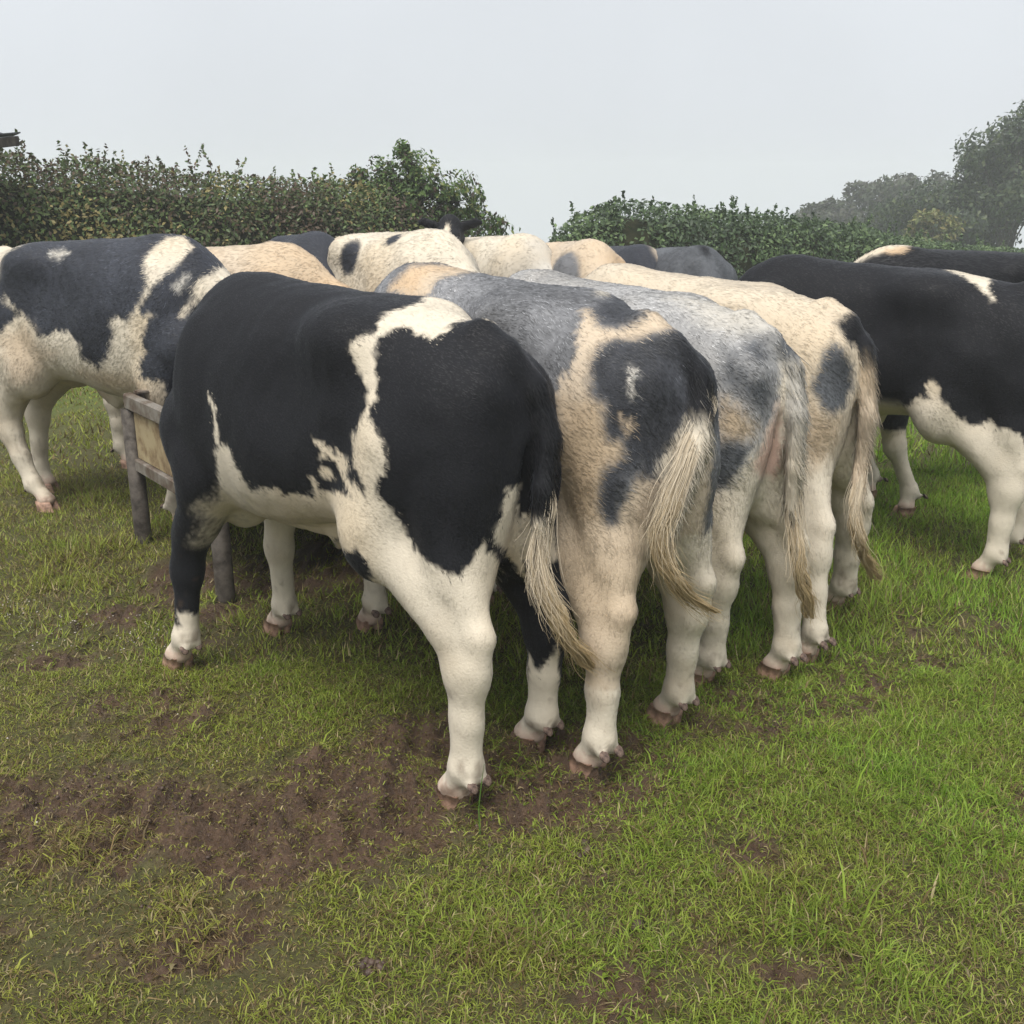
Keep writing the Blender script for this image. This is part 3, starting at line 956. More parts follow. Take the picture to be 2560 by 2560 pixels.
    F.ell(pol + up * .09 - hd * .02, (.05, .06, .045), 0.05)                           # poll
    for sy in (1, -1):
        F.ell(pol + hd * .13 + sd * sy * .075 + up * .045, (.04, .03, .03), 0.03)      # brow
        e0 = pol - hd * .01 + sd * sy * .09 + up * .035
        e1 = e0 + sd * sy * .17 + up * (0.03 if P.get('alert') else -.025) - hd * .03
        ev = (e1 - e0) / np.linalg.norm(e1 - e0)
        e3 = np.cross(ev, hd); e3 /= np.linalg.norm(e3)
        e2 = np.cross(e3, ev)
        F.ell((e0 + e1) / 2, (.105, .024, .052), 0.02, rot=[[ev[0], e2[0], e3[0]], [ev[1], e2[1], e3[1]], [ev[2], e2[2], e3[2]]])
    P['_head'] = (pol, hd, sd, up)
    # tail
    T = [np.array(t) for t in P['tail']]
    rt = np.interp(np.linspace(0, 1, len(T)), [0, .15, .5, 1], [.046, .042, .035, .023])
    for i in range(len(T) - 1):
        F.cone(T[i], T[i + 1], rt[i], rt[i + 1], 0.07 if i == 0 else (0.03 if i == 1 else 0.014))

def hoof_mesh():
    """two claws"""
    V, Fc = [], []
    outl = [(-.045, -.020), (-.045, .020), (-.005, .027), (.035, .024), (.062, .008), (.066, -.006), (.04, -.019), (0.0, -.021)]
    for sy in (1, -1):
        b = len(V)
        for (z, k, sx) in ((-0.03, 1.04, .020), (0.020, 1.02, .012), (0.055, .94, .002), (0.084, .84, -.008)):
            for (x, y) in outl:
                V.append((.95 * (x * k + sx), .82 * sy * (.028 + y * k), z))
        for r_ in range(3):
            for k in range(8):
                q = (b + r_*8 + k, b + r_*8 + (k+1) % 8, b + (r_+1)*8 + (k+1) % 8, b + (r_+1)*8 + k)
                Fc.append(q if sy < 0 else q[::-1])
        Fc.append(tuple(b + 24 + k for k in range(8)))
        Fc.append(tuple(b + 7 - k for k in range(8)))
    me = bpy.data.meshes.new('hoof')
    me.from_pydata(V, [], Fc); me.update()
    me.materials.append(M_HOOF)
    for p in me.polygons: p.use_smooth = True
    return me
HOOF = hoof_mesh()

def dew_mesh():
    V, Fc = [], []
    for (r_, x, z) in ((.0150, .008, 0), (.0158, -.002, -.003), (.0125, -.008, -.007), (.006, -.011, -.010)):
        for k in range(8):
            t = 2 * math.pi * k / 8
            V.append((x + .25 * r_ * math.sin(t), r_ * math.cos(t), z + r_ * .85 * math.sin(t)))
    for i in range(3):
        for k in range(8):
            Fc.append((i*8 + k, i*8 + (k+1) % 8, (i+1)*8 + (k+1) % 8, (i+1)*8 + k))
    Fc.append(tuple(24 + k for k in range(8)))
    me = bpy.data.meshes.new('dewclaw')
    me.from_pydata(V, [], Fc); me.update()
    me.materials.append(M_DEW)
    for p in me.polygons: p.use_smooth = True
    return me
DEW = dew_mesh()

def eye_mesh():
    import bmesh
    bm = bmesh.new()
    bmesh.ops.create_uvsphere(bm, u_segments=12, v_segments=8, radius=.022)
    me = bpy.data.meshes.new('eye'); bm.to_mesh(me); bm.free()
    me.materials.append(M_EYE)
    for p in me.polygons: p.use_smooth = True
    return me
EYE = eye_mesh()

def hair_curves(name, pts, rad, colc, nrm, mat, parent):
    """pts [n,k,3], rad [n,k], colour and skin normal one per strand"""
    n, k, _ = pts.shape
    hc = bpy.data.hair_curves.new(name)
    hc.add_curves([k] * n)
    hc.position_data.foreach_set('vector', pts.astype(np.float32).ravel())
    if 'radius' not in hc.attributes:
        hc.attributes.new('radius', 'FLOAT', 'POINT')
    hc.attributes['radius'].data.foreach_set('value', rad.astype(np.float32).ravel())
    a = hc.attributes.new('col', 'FLOAT_COLOR', 'CURVE')
    a.data.foreach_set('color', np.concatenate([colc, np.ones((n, 1))], 1).astype(np.float32).ravel())
    if nrm is not None:
        a = hc.attributes.new('skin_n', 'FLOAT_VECTOR', 'CURVE')
        a.data.foreach_set('vector', nrm.astype(np.float32).ravel())
    hc.materials.append(mat)
    o = bpy.data.objects.new(name, hc)
    COL.objects.link(o)
    if parent is not None:
        o.parent = parent
        o['kind'] = 'stuff'
    return o

def poly_sd(U, poly):
    """signed distance to polygon, positive inside"""
    poly = np.asarray(poly, float)
    d = np.full(len(U), 1e9)
    ins = np.zeros(len(U), bool)
    for i in range(len(poly)):
        a, b = poly[i], poly[(i + 1) % len(poly)]
        ab = b - a
        t = np.clip(((U - a) @ ab) / max(ab @ ab, 1e-12), 0, 1)
        d = np.minimum(d, np.linalg.norm(U - a - t[:, None] * ab, axis=1))
        c = (a[1] > U[:, 1]) != (b[1] > U[:, 1])
        ins ^= c & (U[:, 0] < (b[0] - a[0]) * (U[:, 1] - a[1]) / (b[1] - a[1] + 1e-15) + a[0])
    return np.where(ins, d, -d)

def hair_flow(P, N):
    up = sstep(0.55, 0.95, P[:, 2])
    D = np.stack([-0.75 * up, 0 * up, -(0.35 + 0.65 * (1 - up))], 1)
    sw = np.stack([noise3(P, 5.0, 31), noise3(P, 5.0, 32), noise3(P, 5.0, 33)], 1)
    D = D + 0.35 * sw
    D -= N * (D * N).sum(1, keepdims=True)
    return D / np.maximum(np.linalg.norm(D, axis=1, keepdims=True), 1e-6)

COWS = []
def make_cow(name, label, hindL, hindR, fore_mid=None, heading=None, foreL=None, foreR=None, scale=1.0, vox=.02, neck=(0, R(-20), .52, R(-33)),
             tail=None, switch=None, paint=None, hairs=0, hlen=.018, hrad=.0009, wave=0.0, belly=0.0, fat=1.0, alert=False, seed=1, dz=0.0, parts=True, wid=1.0, length=.95, lc=.6, origin=None, hjit=0.0):
    hindL, hindR = np.array(hindL, float), np.array(hindR, float)
    O = (hindL + hindR) / 2 if origin is None else np.array(origin, float)
    if heading is None:
        fm = (np.array(foreL, float) + np.array(foreR, float)) / 2
        heading = math.degrees(math.atan2(fm[1] - O[1], fm[0] - O[0]))
    h = R(heading)
    ux, uy = np.array([math.cos(h), math.sin(h)]), np.array([-math.sin(h), math.cos(h)])
    def loc(p):
        d = (np.array(p, float) - O) / scale
        return (float(d @ ux), float(d @ uy))
    fore = [loc(foreL) if foreL is not None else (1.30, .17), loc(foreR) if foreR is not None else (1.30, -.17)]
    for i, sy in enumerate((1, -1)):       # keep feet within reach
        fore[i] = (min(max(fore[i][0], 1.08), 1.52), min(max(fore[i][1] * sy, .0), .36) * sy)
    if tail is None:
        tail = [(.02, 0, 1.315), (-.07, 0, 1.272), (-.135, 0, 1.19), (-.172, 0, 1.07), (-.185, 0, .92), (-.185, 0, .76), (-.18, 0, .66)]
    P = dict(hind=[loc(hindL), loc(hindR)], fore=fore, neck=neck, tail=tail, belly=belly, fat=fat, alert=alert)
    hx = 1.40 + neck[2] + .65
    F = Field((-.40, -.55 - abs(math.sin(neck[0])) * .7, 0.0), (hx, .55 + abs(math.sin(neck[0])) * .7, 1.52 + (0.35 if neck[1] > 0 else 0)), vox)
    make_body(F, P)
    V, Q = surface_nets(F.f, F.lo, vox)
    V = smooth_mesh(V, Q, 3)
    def warp(p):
        f = sstep(.45, .8, p[:, 2])
        p[:, 1] *= 1 + (wid - 1) * f
        p[:, 0] = lc + (p[:, 0] - lc) * (1 + (length - 1) * f)
        return p
    V = warp(V)
    N = vert_normals(V, Q)
    V = V + N * (.0045 * fbm(V * np.array([1, 1, .55]), 8, seed + 61, 2) + .0022 * noise3(V * np.array([1, 1, .6]), 27, seed + 62))[:, None]
    N = vert_normals(V, Q)
    C = paint(V, N)
    C = paint(V, N)
    me = mesh_np('cow_body', V, quads=Q)
    set_col(me, C)
    zg = gz(O[0], O[1], False) + dz
    root = bpy.data.objects.new(name, None)
    COL.objects.link(root)
    root.location = (O[0], O[1], zg - 0.032)
    root.rotation_euler = (0, 0, h)
    root.scale = (scale,) * 3
    root.empty_display_size = .2
    body = add_obj('body', me, M_SKIN, root)
    tag(root, label, 'cow', 'cattle around the feed trough')
    for (pts, y0) in ((P['hind'], .0), (P['fore'], 1.3)):
        for i, (px, py) in enumerate(pts):
            o = add_obj('hoof', HOOF, None, root, (px + .050, py, 0.0))
            if parts:
                for sy in (1, -1):
                    add_obj('dewclaw', DEW, None, root, (px - .052, py + sy * .027, .140))
    if parts:
        pol, hd, sd, up = P['_head']
        for sy in (1, -1):
            e = pol + hd * .15 + sd * sy * .092 + up * .02
            add_obj('eye', EYE, None, root, tuple(e))
    if hairs:
        r_ = np.random.default_rng(seed)
        A = np.linalg.norm(np.cross(V[Q[:, 2]] - V[Q[:, 0]], V[Q[:, 3]] - V[Q[:, 1]]), axis=1) / 2
        f = r_.choice(len(Q), hairs, p=A / A.sum())
        u, v = r_.random((hairs, 1)), r_.random((hairs, 1))
        q = Q[f]
        bl = lambda X: X[q[:, 0]] * (1-u) * (1-v) + X[q[:, 1]] * u * (1-v) + X[q[:, 2]] * u * v + X[q[:, 3]] * (1-u) * v
        p0, nn = bl(V), bl(N)
        nn /= np.linalg.norm(nn, axis=1, keepdims=True)
        keep = p0[:, 2] > .05
        p0, nn = p0[keep], nn[keep]
        n = len(p0)
        D = hair_flow(p0, nn)
        wv = np.stack([noise3(p0, 34, 41), noise3(p0, 34, 42), noise3(p0, 34, 43)], 1) * wave + r_.normal(0, .16, (n, 3))
        D = D + wv - nn * (wv * nn).sum(1, keepdims=True)
        L = hlen * r_.uniform(.6, 1.3, n) * (0.4 + 0.3 * sstep(.1, .3, p0[:, 2]) + 0.3 * sstep(.4, .8, p0[:, 2]))
        tp = np.array(tail, float); tp[:, 0] = lc + (tp[:, 0] - lc) * (1 + (length - 1) * sstep(.45, .8, tp[:, 2]))
        dt = np.full(n, 9.0)
        for i in range(2, len(tp) - 1):
            a_, b_ = tp[i], tp[i + 1]
            q_ = np.clip(((p0 - a_) @ (b_ - a_)) / ((b_ - a_) @ (b_ - a_)), 0, 1)
            dt = np.minimum(dt, np.linalg.norm(p0 - a_ - q_[:, None] * (b_ - a_), axis=1))
        L = L * (1 + 1.1 * (dt < .05))
        D[dt < .05] = D[dt < .05] * .5 + np.array([-.1, 0, -.8]) + r_.normal(0, .2, (int((dt < .05).sum()), 3))
        lift = r_.uniform(.08, .34, n)
        pts = np.zeros((n, 4, 3))
        for k, t in enumerate((0, .33, .68, 1.0)):
            pts[:, k] = p0 + D * (L * t)[:, None] + nn * (L * lift * (t - .55 * t * t))[:, None] - nn * 0.001
        rad = hrad * np.stack([np.ones(n), np.full(n, .95), np.full(n, .7), np.full(n, .18)], 1) * r_.uniform(.7, 1.2, (n, 1))
        C = paint(p0 + r_.normal(0, .006, (n, 3)), nn)
        lo = np.where(C.mean(1) > .25, .86, .84)[:, None]
        C = np.clip(C * (lo + (1.16 - lo) * r_.uniform(0, 1, (n, 1))), 0, .95)
        if hjit:
            mid = (C.max(1) > .05) & (C.max(1) < .42) & (C.max(1) - C.min(1) < .08)
            C = np.where(mid[:, None], np.clip(C * np.exp(r_.normal(0, hjit, (n, 1))), .012, .7), C)
        N2 = nn + .10 * D * r_.uniform(-.6, 1, (n, 1))
        hair_curves('coat_hair', pts, rad, C, N2 / np.linalg.norm(N2, axis=1, keepdims=True), M_HAIR, root)
    if switch:
        tw = warp(np.array(tail, float))
        make_switch(root, tw, switch, seed)
    COWS.append((root, P, paint))
    return root

def make_switch(root, tail, sw, seed):
    """long hair at the end of the tail: path of points, radius along it, colours along it"""
    r_ = np.random.default_rng(seed + 77)
    path = np.array(sw['path'], float)
    zt = path[0][2] + .05
    o_ = np.argsort(tail[:, 2])
    path = np.concatenate([[[np.interp(zt, tail[o_, 2], tail[o_, 0]) - .006, np.interp(zt, tail[o_, 2], tail[o_, 1]), zt]], path])
    rads = np.array(sw['rad'], float)
    n = sw.get('n', 500)
    cols = np.array(sw['col'], float)
    m = len(path)
    ts = np.linspace(0, 1, 9)
    def at(t):
        q = t * (m - 1)
        k = np.clip(q.astype(int), 0, m - 2)
        f = (q - k)[:, None]
        p0, p1, p2, p3 = path[np.clip(k-1, 0, m-1)], path[k], path[k+1], path[np.clip(k+2, 0, m-1)]
        return .5 * ((2*p1) + (-p0 + p2)*f + (2*p0 - 5*p1 + 4*p2 - p3)*f*f + (-p0 + 3*p1 - 3*p2 + p3)*f**3)
    pts = np.zeros((n, 9, 3))
    t0 = .66 * r_.uniform(0, 1, n) ** 1.7
    t1 = np.clip(t0 + r_.uniform(.3, .6, n), .3, 1.0)
    lock = r_.integers(0, 14, n)
    la = r_.uniform(0, 6.28, 14)
    lr = r_.uniform(.35, 1.0, 14)
    ang = la[lock] + r_.normal(0, .55, n)
    rr = lr[lock] * r_.uniform(.7, 1.1, n)
    ph = la[lock] * 3
    for k, t in enumerate(ts):
        tt = t0 + (t1 - t0) * t
        rad = np.interp(tt, np.linspace(0, 1, len(rads)), rads) * rr * min(1, .85 + t * .5)
        wob = (.012 * np.sin(tt * 15 + ph) + .005 * np.sin(tt * 41 + ph * 2)) * tt
        c = at(np.clip(tt, 0, .9999))
        pts[:, k] = c + np.stack([np.cos(ang) * rad + wob, np.sin(ang) * rad + wob * .7, .0 * rad], 1)
    wild = r_.random(n) < .16
    k_ = ts ** 2
    pts[wild] += (r_.normal(0, .022, (wild.sum(), 1, 3)) * k_[None, :, None])
    colt = np.stack([np.interp(t0 * .6 + t1 * .4, np.linspace(0, 1, len(cols)), cols[:, c]) for c in range(3)], 1)
    colt = np.clip(colt * r_.uniform(.62, 1.15, (n, 1)), 0, .9)
    rad = .0009 * np.interp(ts, [0, .6, 1], [1, .9, .3])[None, :] * r_.uniform(.7, 1.3, (n, 1))
    hair_curves('tail_switch', pts, rad, colt, None, M_HAIRF, root)
# coat markings in each animal's own frame: viewing direction of the chart, then (colour, edge softness, outline)
PAT = {
 'A': ((0.7365, -0.6296, -0.2473), [
  ('W', 0.006, [(-0.134,1.479),(-0.064,1.45),(-0.012,1.44),(0.029,1.418),(0.05,1.389),(-0.037,1.331),(-0.069,1.352),(-0.119,1.328),(-0.147,1.308),(-0.187,1.283),(-0.211,1.301),(-0.255,1.321),(-0.294,1.313),(-0.324,1.284),(-0.337,1.252),(-0.333,1.192),(-0.328,1.153),(-0.339,1.108),(-0.343,1.079),(-0.327,1.036),(-0.317,0.985),(-0.32,0.944),(-0.342,0.908),(-0.334,0.869),(-0.306,0.835),(-0.275,0.788),(-0.245,0.735),(-0.191,0.693),(-0.148,0.67),(-0.115,0.691),(-0.094,0.722),(-0.071,0.763),(-0.0,0.639),(-0.002,-0.07),(-0.283,-0.049),(-0.28,0.446),(-0.348,0.601),(-0.395,0.741),(-0.378,0.823),(-0.372,0.882),(-0.392,0.955),(-0.398,1.008),(-0.383,1.053),(-0.357,1.093),(-0.349,1.135),(-0.359,1.175),(-0.375,1.215),(-0.399,1.268),(-0.372,1.299),(-0.333,1.301),(-0.309,1.346),(-0.278,1.38),(-0.222,1.399),(-0.168,1.462)]),
  ('W', 0.005, [(-0.449,1.017),(-0.426,0.99),(-0.413,0.956),(-0.42,0.942),(-0.402,0.919),(-0.375,0.886),(-0.351,0.853),(-0.333,0.841),(-0.33,0.799),(-0.362,0.742),(-0.535,0.721),(-0.707,0.751),(-0.732,0.851),(-0.805,0.842),(-0.841,0.879),(-0.842,0.944),(-0.824,1.036),(-0.791,1.038),(-0.753,0.954),(-0.72,0.896),(-0.686,0.905),(-0.633,0.907),(-0.618,0.88),(-0.581,0.888),(-0.528,0.877),(-0.505,0.895),(-0.452,0.887),(-0.415,0.879),(-0.419,0.916),(-0.428,0.949),(-0.442,0.977)]),
  ('W', 0.004, [(-0.515,1.048),(-0.48,1.022),(-0.447,0.992),(-0.44,0.98),(-0.472,0.98),(-0.495,0.984),(-0.482,1.004)]),
  ('W', 0.004, [(-0.487,0.963),(-0.457,0.945),(-0.451,0.924),(-0.479,0.931),(-0.498,0.944)]),
  ('W', 0.004, [(-0.522,0.938),(-0.506,0.939),(-0.516,0.909),(-0.502,0.893),(-0.526,0.896)]),
  ('W', 0.003, [(-0.839,1.195),(-0.833,1.179),(-0.809,1.042),(-0.821,1.043)]),
  ('W', 0.006, [(-0.016,0.889),(0.039,0.891),(0.03,0.829),(0.047,0.766),(0.047,0.739),(0.063,0.614),(0.039,0.664),(0.008,0.697),(-0.043,0.777)]),
  ('W', 0.006, [(0.083,0.397),(0.097,0.36),(0.116,0.343),(0.139,0.38),(0.157,0.428),(0.238,-0.127),(0.036,-0.112),(0.072,0.304)]),
  ('W', 0.006, [(-1.039,0.46),(-0.991,0.463),(-0.843,0.556),(-0.809,0.564),(-0.819,0.327),(-1.025,0.339),(-1.058,0.466)]),
  ('W', 0.006, [(-0.695,0.84),(-0.575,0.834),(-0.566,0.663),(-0.566,0.417),(-0.693,0.424)]),
  ('K', 0.006, [(-0.673,0.744),(-0.579,0.787),(-0.576,0.686),(-0.596,0.687),(-0.674,0.681)]),
  ('W', 0.006, [(0.034,0.801),(0.053,0.812),(0.087,0.823),(0.135,0.832),(0.157,0.677),(0.051,0.686)]),
 ]),
 'B': ((0.7603, -0.607, -0.2311), [
  ('C', 0.02, [(-0.84,1.491),(-0.772,1.533),(-0.721,1.559),(-0.669,1.584),(-0.601,1.592),(-0.499,1.588),(-0.474,1.58),(-0.542,1.559),(-0.584,1.534),(-0.651,1.517),(-0.68,1.455),(-0.718,1.441),(-0.831,1.5)]),
  ('O', 0.03, [(-0.831,1.5),(-0.766,1.597),(-0.618,1.58),(-0.559,1.584),(-0.618,1.55),(-0.695,1.547),(-0.742,1.475)]),
  ('C', 0.012, [(-0.208,1.285),(-0.199,1.346),(-0.177,1.346),(-0.156,1.286),(-0.102,1.275),(-0.053,1.303),(0.042,1.42),(0.057,1.446),(0.115,1.412),(0.152,1.378),(0.124,1.338),(0.019,1.271),(-0.021,1.264),(-0.062,1.244),(-0.124,1.245),(-0.158,1.231),(-0.173,1.181),(-0.185,1.125),(-0.176,1.091),(-0.14,1.069),(-0.144,1.035),(-0.131,0.981),(-0.109,0.993),(-0.09,0.967),(-0.097,0.926),(-0.13,0.905),(-0.149,0.877),(-0.154,0.82),(-0.132,0.756),(-0.098,0.764),(-0.085,0.815),(-0.062,0.878),(-0.041,0.899),(-0.026,0.871),(0.011,0.864),(0.118,0.976),(0.171,0.947),(0.155,0.723),(0.18,0.643),(0.222,0.018),(-0.182,0.12),(-0.292,0.647),(-0.295,0.944),(-0.264,1.086),(-0.261,1.129),(-0.234,1.177),(-0.211,1.227)]),
  ('L', 0.02, [(-0.149,1.492),(-0.05,1.491),(0.048,1.456),(-0.017,1.476),(-0.091,1.466),(-0.118,1.41),(-0.155,1.404)]),
  ('T', 0.03, [(-0.261,1.086),(-0.193,1.084),(-0.146,1.063),(-0.135,0.981),(-0.108,0.981),(-0.094,0.954),(-0.1,0.926),(-0.133,0.902),(-0.152,0.87),(-0.16,0.77),(-0.214,0.765),(-0.252,0.909)]),
  ('B', 0.026, [(-0.111,1.43),(-0.083,1.476),(-0.03,1.48),(0.048,1.452),(0.057,1.434),(0.025,1.395),(-0.059,1.304),(-0.101,1.285),(-0.148,1.296),(-0.173,1.337),(-0.148,1.377)]),
  ('B', 0.024, [(-0.159,1.222),(-0.117,1.244),(-0.062,1.244),(-0.008,1.263),(0.041,1.274),(0.152,1.379),(0.198,1.355),(0.248,1.298),(0.264,1.225),(0.261,1.11),(0.163,1.019),(0.17,0.962),(0.106,0.906),(0.112,0.948),(0.157,1.047),(0.157,1.124),(0.114,1.129),(0.08,1.044),(0.042,0.989),(0.0,0.934),(-0.026,0.878),(-0.043,0.858),(-0.062,0.878),(-0.042,0.909),(-0.089,0.875),(-0.098,0.764),(-0.132,0.756),(-0.154,0.82),(-0.149,0.877),(-0.13,0.905),(-0.097,0.926),(-0.09,0.967),(-0.109,0.993),(-0.131,0.981),(-0.146,1.035),(-0.14,1.069),(-0.173,1.091),(-0.186,1.139),(-0.18,1.181)]),
  ('T', 0.01, [(-0.096,1.035),(-0.066,1.032),(-0.068,0.998),(-0.092,0.994)]),
  ('L', 0.01, [(-0.08,1.171),(-0.06,1.157),(-0.067,1.096),(-0.08,1.089),(-0.084,1.123)]),
  ('K', 0.01, [(0.074,0.835),(0.093,0.872),(0.109,0.865),(0.091,0.794),(0.078,0.779)]),
  ('K', 0.01, [(0.149,1.338),(0.189,1.355),(0.227,1.298),(0.152,1.145),(0.114,1.129),(0.079,1.084),(0.072,1.18)]),
  ('W', 0.01, [(0.114,1.122),(0.156,1.131),(0.159,1.075),(0.091,0.927),(0.063,0.876),(-0.019,0.878),(0.021,0.961),(0.074,1.037)]),
 ]),
 'C': ((0.6711, -0.7107, -0.211), [
  ('L', 0.05, [(-0.314,1.405),(-0.122,1.442),(0.011,1.415),(0.106,1.369),(0.037,1.262),(-0.111,1.26),(-0.193,1.308)]),
  ('G', 0.04, [(-0.275,1.487),(-0.125,1.498),(-0.029,1.452),(-0.036,1.415),(-0.183,1.418)]),
  ('D', 0.04, [(-0.062,1.252),(0.003,1.243),(0.013,1.176),(-0.03,1.157),(-0.063,1.198)]),
  ('D', 0.05, [(-0.128,1.224),(-0.088,1.19),(-0.046,1.123),(0.023,1.126),(0.045,1.061),(0.016,0.976),(-0.058,1.04),(-0.109,1.089),(-0.134,1.122)]),
  ('T', 0.04, [(-0.131,1.047),(-0.064,1.007),(-0.019,0.958),(-0.033,0.916),(-0.115,0.905),(-0.15,0.955)]),
  ('D', 0.025, [(-0.155,0.887),(-0.1,0.914),(-0.031,0.891),(-0.052,0.822),(-0.097,0.76),(-0.171,0.747)]),
  ('W', 0.02, [(-0.171,0.738),(-0.097,0.751),(-0.043,0.822),(0.02,0.926),(0.056,1.028),(0.204,1.078),(0.248,0.774),(0.327,-0.204),(-0.165,-0.238)]),
  ('P', 0.02, [(0.021,0.917),(0.062,1.053),(0.084,1.095),(0.196,1.059),(0.093,0.834),(0.058,0.785),(-0.008,0.822)]),
  ('D', 0.02, [(0.03,1.406),(0.085,1.426),(0.143,1.379),(0.179,1.305),(0.178,1.229),(0.129,1.276),(0.089,1.341)]),
  ('W', 0.02, [(0.055,1.212),(0.197,1.22),(0.233,0.869),(0.081,0.79),(0.063,1.028)]),
 ]),
 'D': ((0.604, -0.7744, -0.1883), [
  ('K', 0.015, [(-0.034,1.251),(0.015,1.281),(0.094,1.369),(0.138,1.318),(0.165,1.216),(0.1,1.105),(0.057,1.159),(0.019,1.167),(-0.015,1.222)]),
  ('D', 0.02, [(-0.069,1.153),(-0.039,1.182),(0.001,1.137),(0.039,1.103),(0.047,1.019),(0.018,0.952),(-0.026,0.903),(-0.077,0.948),(-0.109,1.022),(-0.095,1.078)]),
  ('T', 0.04, [(-0.114,0.965),(-0.055,0.911),(0.012,0.914),(0.011,0.827),(-0.049,0.73),(-0.108,0.775)]),
  ('W', 0.03, [(-0.12,0.679),(0.056,0.776),(0.1,0.974),(0.267,0.668),(0.226,-0.424),(-0.034,-0.452)]),
 ]),
 'R': ((0.2857, -0.9459, -0.1537), [
  ('W', 0.008, [(-0.4,1.41),(-0.317,1.422),(-0.25,1.411),(-0.198,1.395),(-0.216,1.328),(-0.186,1.247),(-0.241,1.29),(-0.297,1.344),(-0.362,1.387)]),
  ('W', 0.008, [(-0.676,0.647),(-0.644,0.702),(-0.527,0.747),(-0.455,0.81),(-0.407,0.82),(-0.431,0.87),(-0.415,0.9),(-0.382,0.885),(-0.356,0.818),(-0.275,0.743),(-0.223,0.706),(-0.186,0.715),(-0.147,0.735),(-0.113,0.704),(-0.067,0.7),(-0.004,0.673),(0.119,0.467),(0.187,-0.139),(-0.249,-0.203),(-0.435,0.417),(-0.509,0.562),(-0.64,0.551)]),
 ]),
 'L': ((-0.7361, 0.6656, -0.123), [
  ('W', 0.02, [(-0.019,1.375),(0.048,1.391),(0.148,1.403),(0.252,1.402),(0.201,1.363),(0.099,1.304),(0.028,1.291),(-0.051,1.28)]),
  ('W', 0.01, [(-0.083,0.899),(-0.001,0.908),(0.029,0.946),(0.077,0.979),(0.097,0.999),(0.028,1.071),(0.043,1.089),(0.083,1.022),(0.128,0.975),(0.159,0.885),(0.201,0.883),(0.247,0.915),(0.31,0.894),(0.336,0.841),(0.336,0.772),(0.382,0.753),(0.418,0.712),(0.467,0.809),(0.492,0.884),(0.487,0.942),(0.528,0.956),(0.556,0.929),(0.601,1.0),(0.648,1.08),(0.65,1.155),(0.678,1.232),(0.768,1.3),(0.837,1.298),(0.875,1.246),(0.785,1.166),(0.715,1.118),(0.678,1.078),(0.642,1.031),(0.607,0.984),(0.61,0.943),(0.661,0.958),(0.617,0.901),(0.603,0.828),(0.615,0.794),(0.583,0.745),(0.576,0.674),(0.682,0.657),(0.671,0.501),(0.365,0.481),(0.202,-0.006),(0.134,-0.594),(-0.261,-0.53)]),
  ('C', 0.05, [(-0.014,0.877),(0.124,0.94),(0.172,0.858),(0.232,0.803),(0.13,0.671),(0.006,0.648)]),
  ('T', 0.05, [(0.329,0.71),(0.432,0.689),(0.574,0.644),(0.586,0.563),(0.356,0.557)]),
  ('W', 0.012, [(0.768,0.934),(0.801,0.982),(0.844,1.013),(0.842,1.063),(0.887,1.103),(0.97,1.145),(1.146,1.226),(1.214,1.234),(1.131,1.169),(0.93,1.068),(0.874,1.004),(0.826,0.99),(0.783,0.93)]),
  ('L', 0.02, [(0.262,1.262),(0.321,1.277),(0.344,1.265),(0.301,1.241),(0.268,1.243)]),  # highlight on the hip bone, painted into the coat colour
  ('L', 0.02, [(0.756,1.067),(0.817,1.118),(0.832,1.109),(0.777,1.049)]),
 ]),
}
TAIL = {
 'A': ([(0.02, 0, 1.315), (-0.06, 0, 1.275), (-0.046, -0.088, 1.284), (-0.137, -0.073, 1.182), (-0.173, -0.059, 1.062), (-0.183, -0.028, 0.941), (-0.183, -0.012, 0.828)], [(-0.118, -0.027, 0.898), (-0.118, -0.007, 0.77), (-0.138, -0.002, 0.671), (-0.166, -0.026, 0.579), (-0.184, -0.073, 0.491), (-0.184, -0.164, 0.387)]),
 'B': ([(0.02, 0, 1.315), (-0.06, 0, 1.275), (-0.078, -0.12, 1.261), (-0.141, -0.089, 1.171), (-0.174, -0.011, 1.041), (-0.185, 0.072, 0.925), (-0.183, 0.108, 0.829)], [(-0.146, -0.056, 1.119), (-0.167, 0.044, 0.992), (-0.172, 0.11, 0.859), (-0.172, 0.113, 0.74), (-0.178, 0.052, 0.637), (-0.185, -0.098, 0.528)]),
 'C': ([(0.02, 0, 1.315), (-0.06, 0, 1.275), (0.011, -0.206, 1.311), (-0.121, -0.104, 1.208), (-0.174, -0.053, 1.044), (-0.184, -0.047, 0.867), (-0.181, -0.047, 0.721)], [(-0.133, -0.053, 0.866), (-0.146, -0.048, 0.685), (-0.178, -0.046, 0.543), (-0.186, -0.078, 0.441), (-0.182, -0.138, 0.31)]),
 'D': ([(0.02, 0, 1.315), (-0.06, 0, 1.275), (-0.062, -0.099, 1.276), (-0.147, -0.048, 1.152), (-0.181, -0.014, 0.963), (-0.182, -0.009, 0.784), (-0.18, 0.034, 0.672)], [(-0.132, -0.009, 0.784), (-0.157, 0.055, 0.637), (-0.182, 0.059, 0.519), (-0.185, 0.002, 0.424), (-0.182, -0.119, 0.297)]),
}
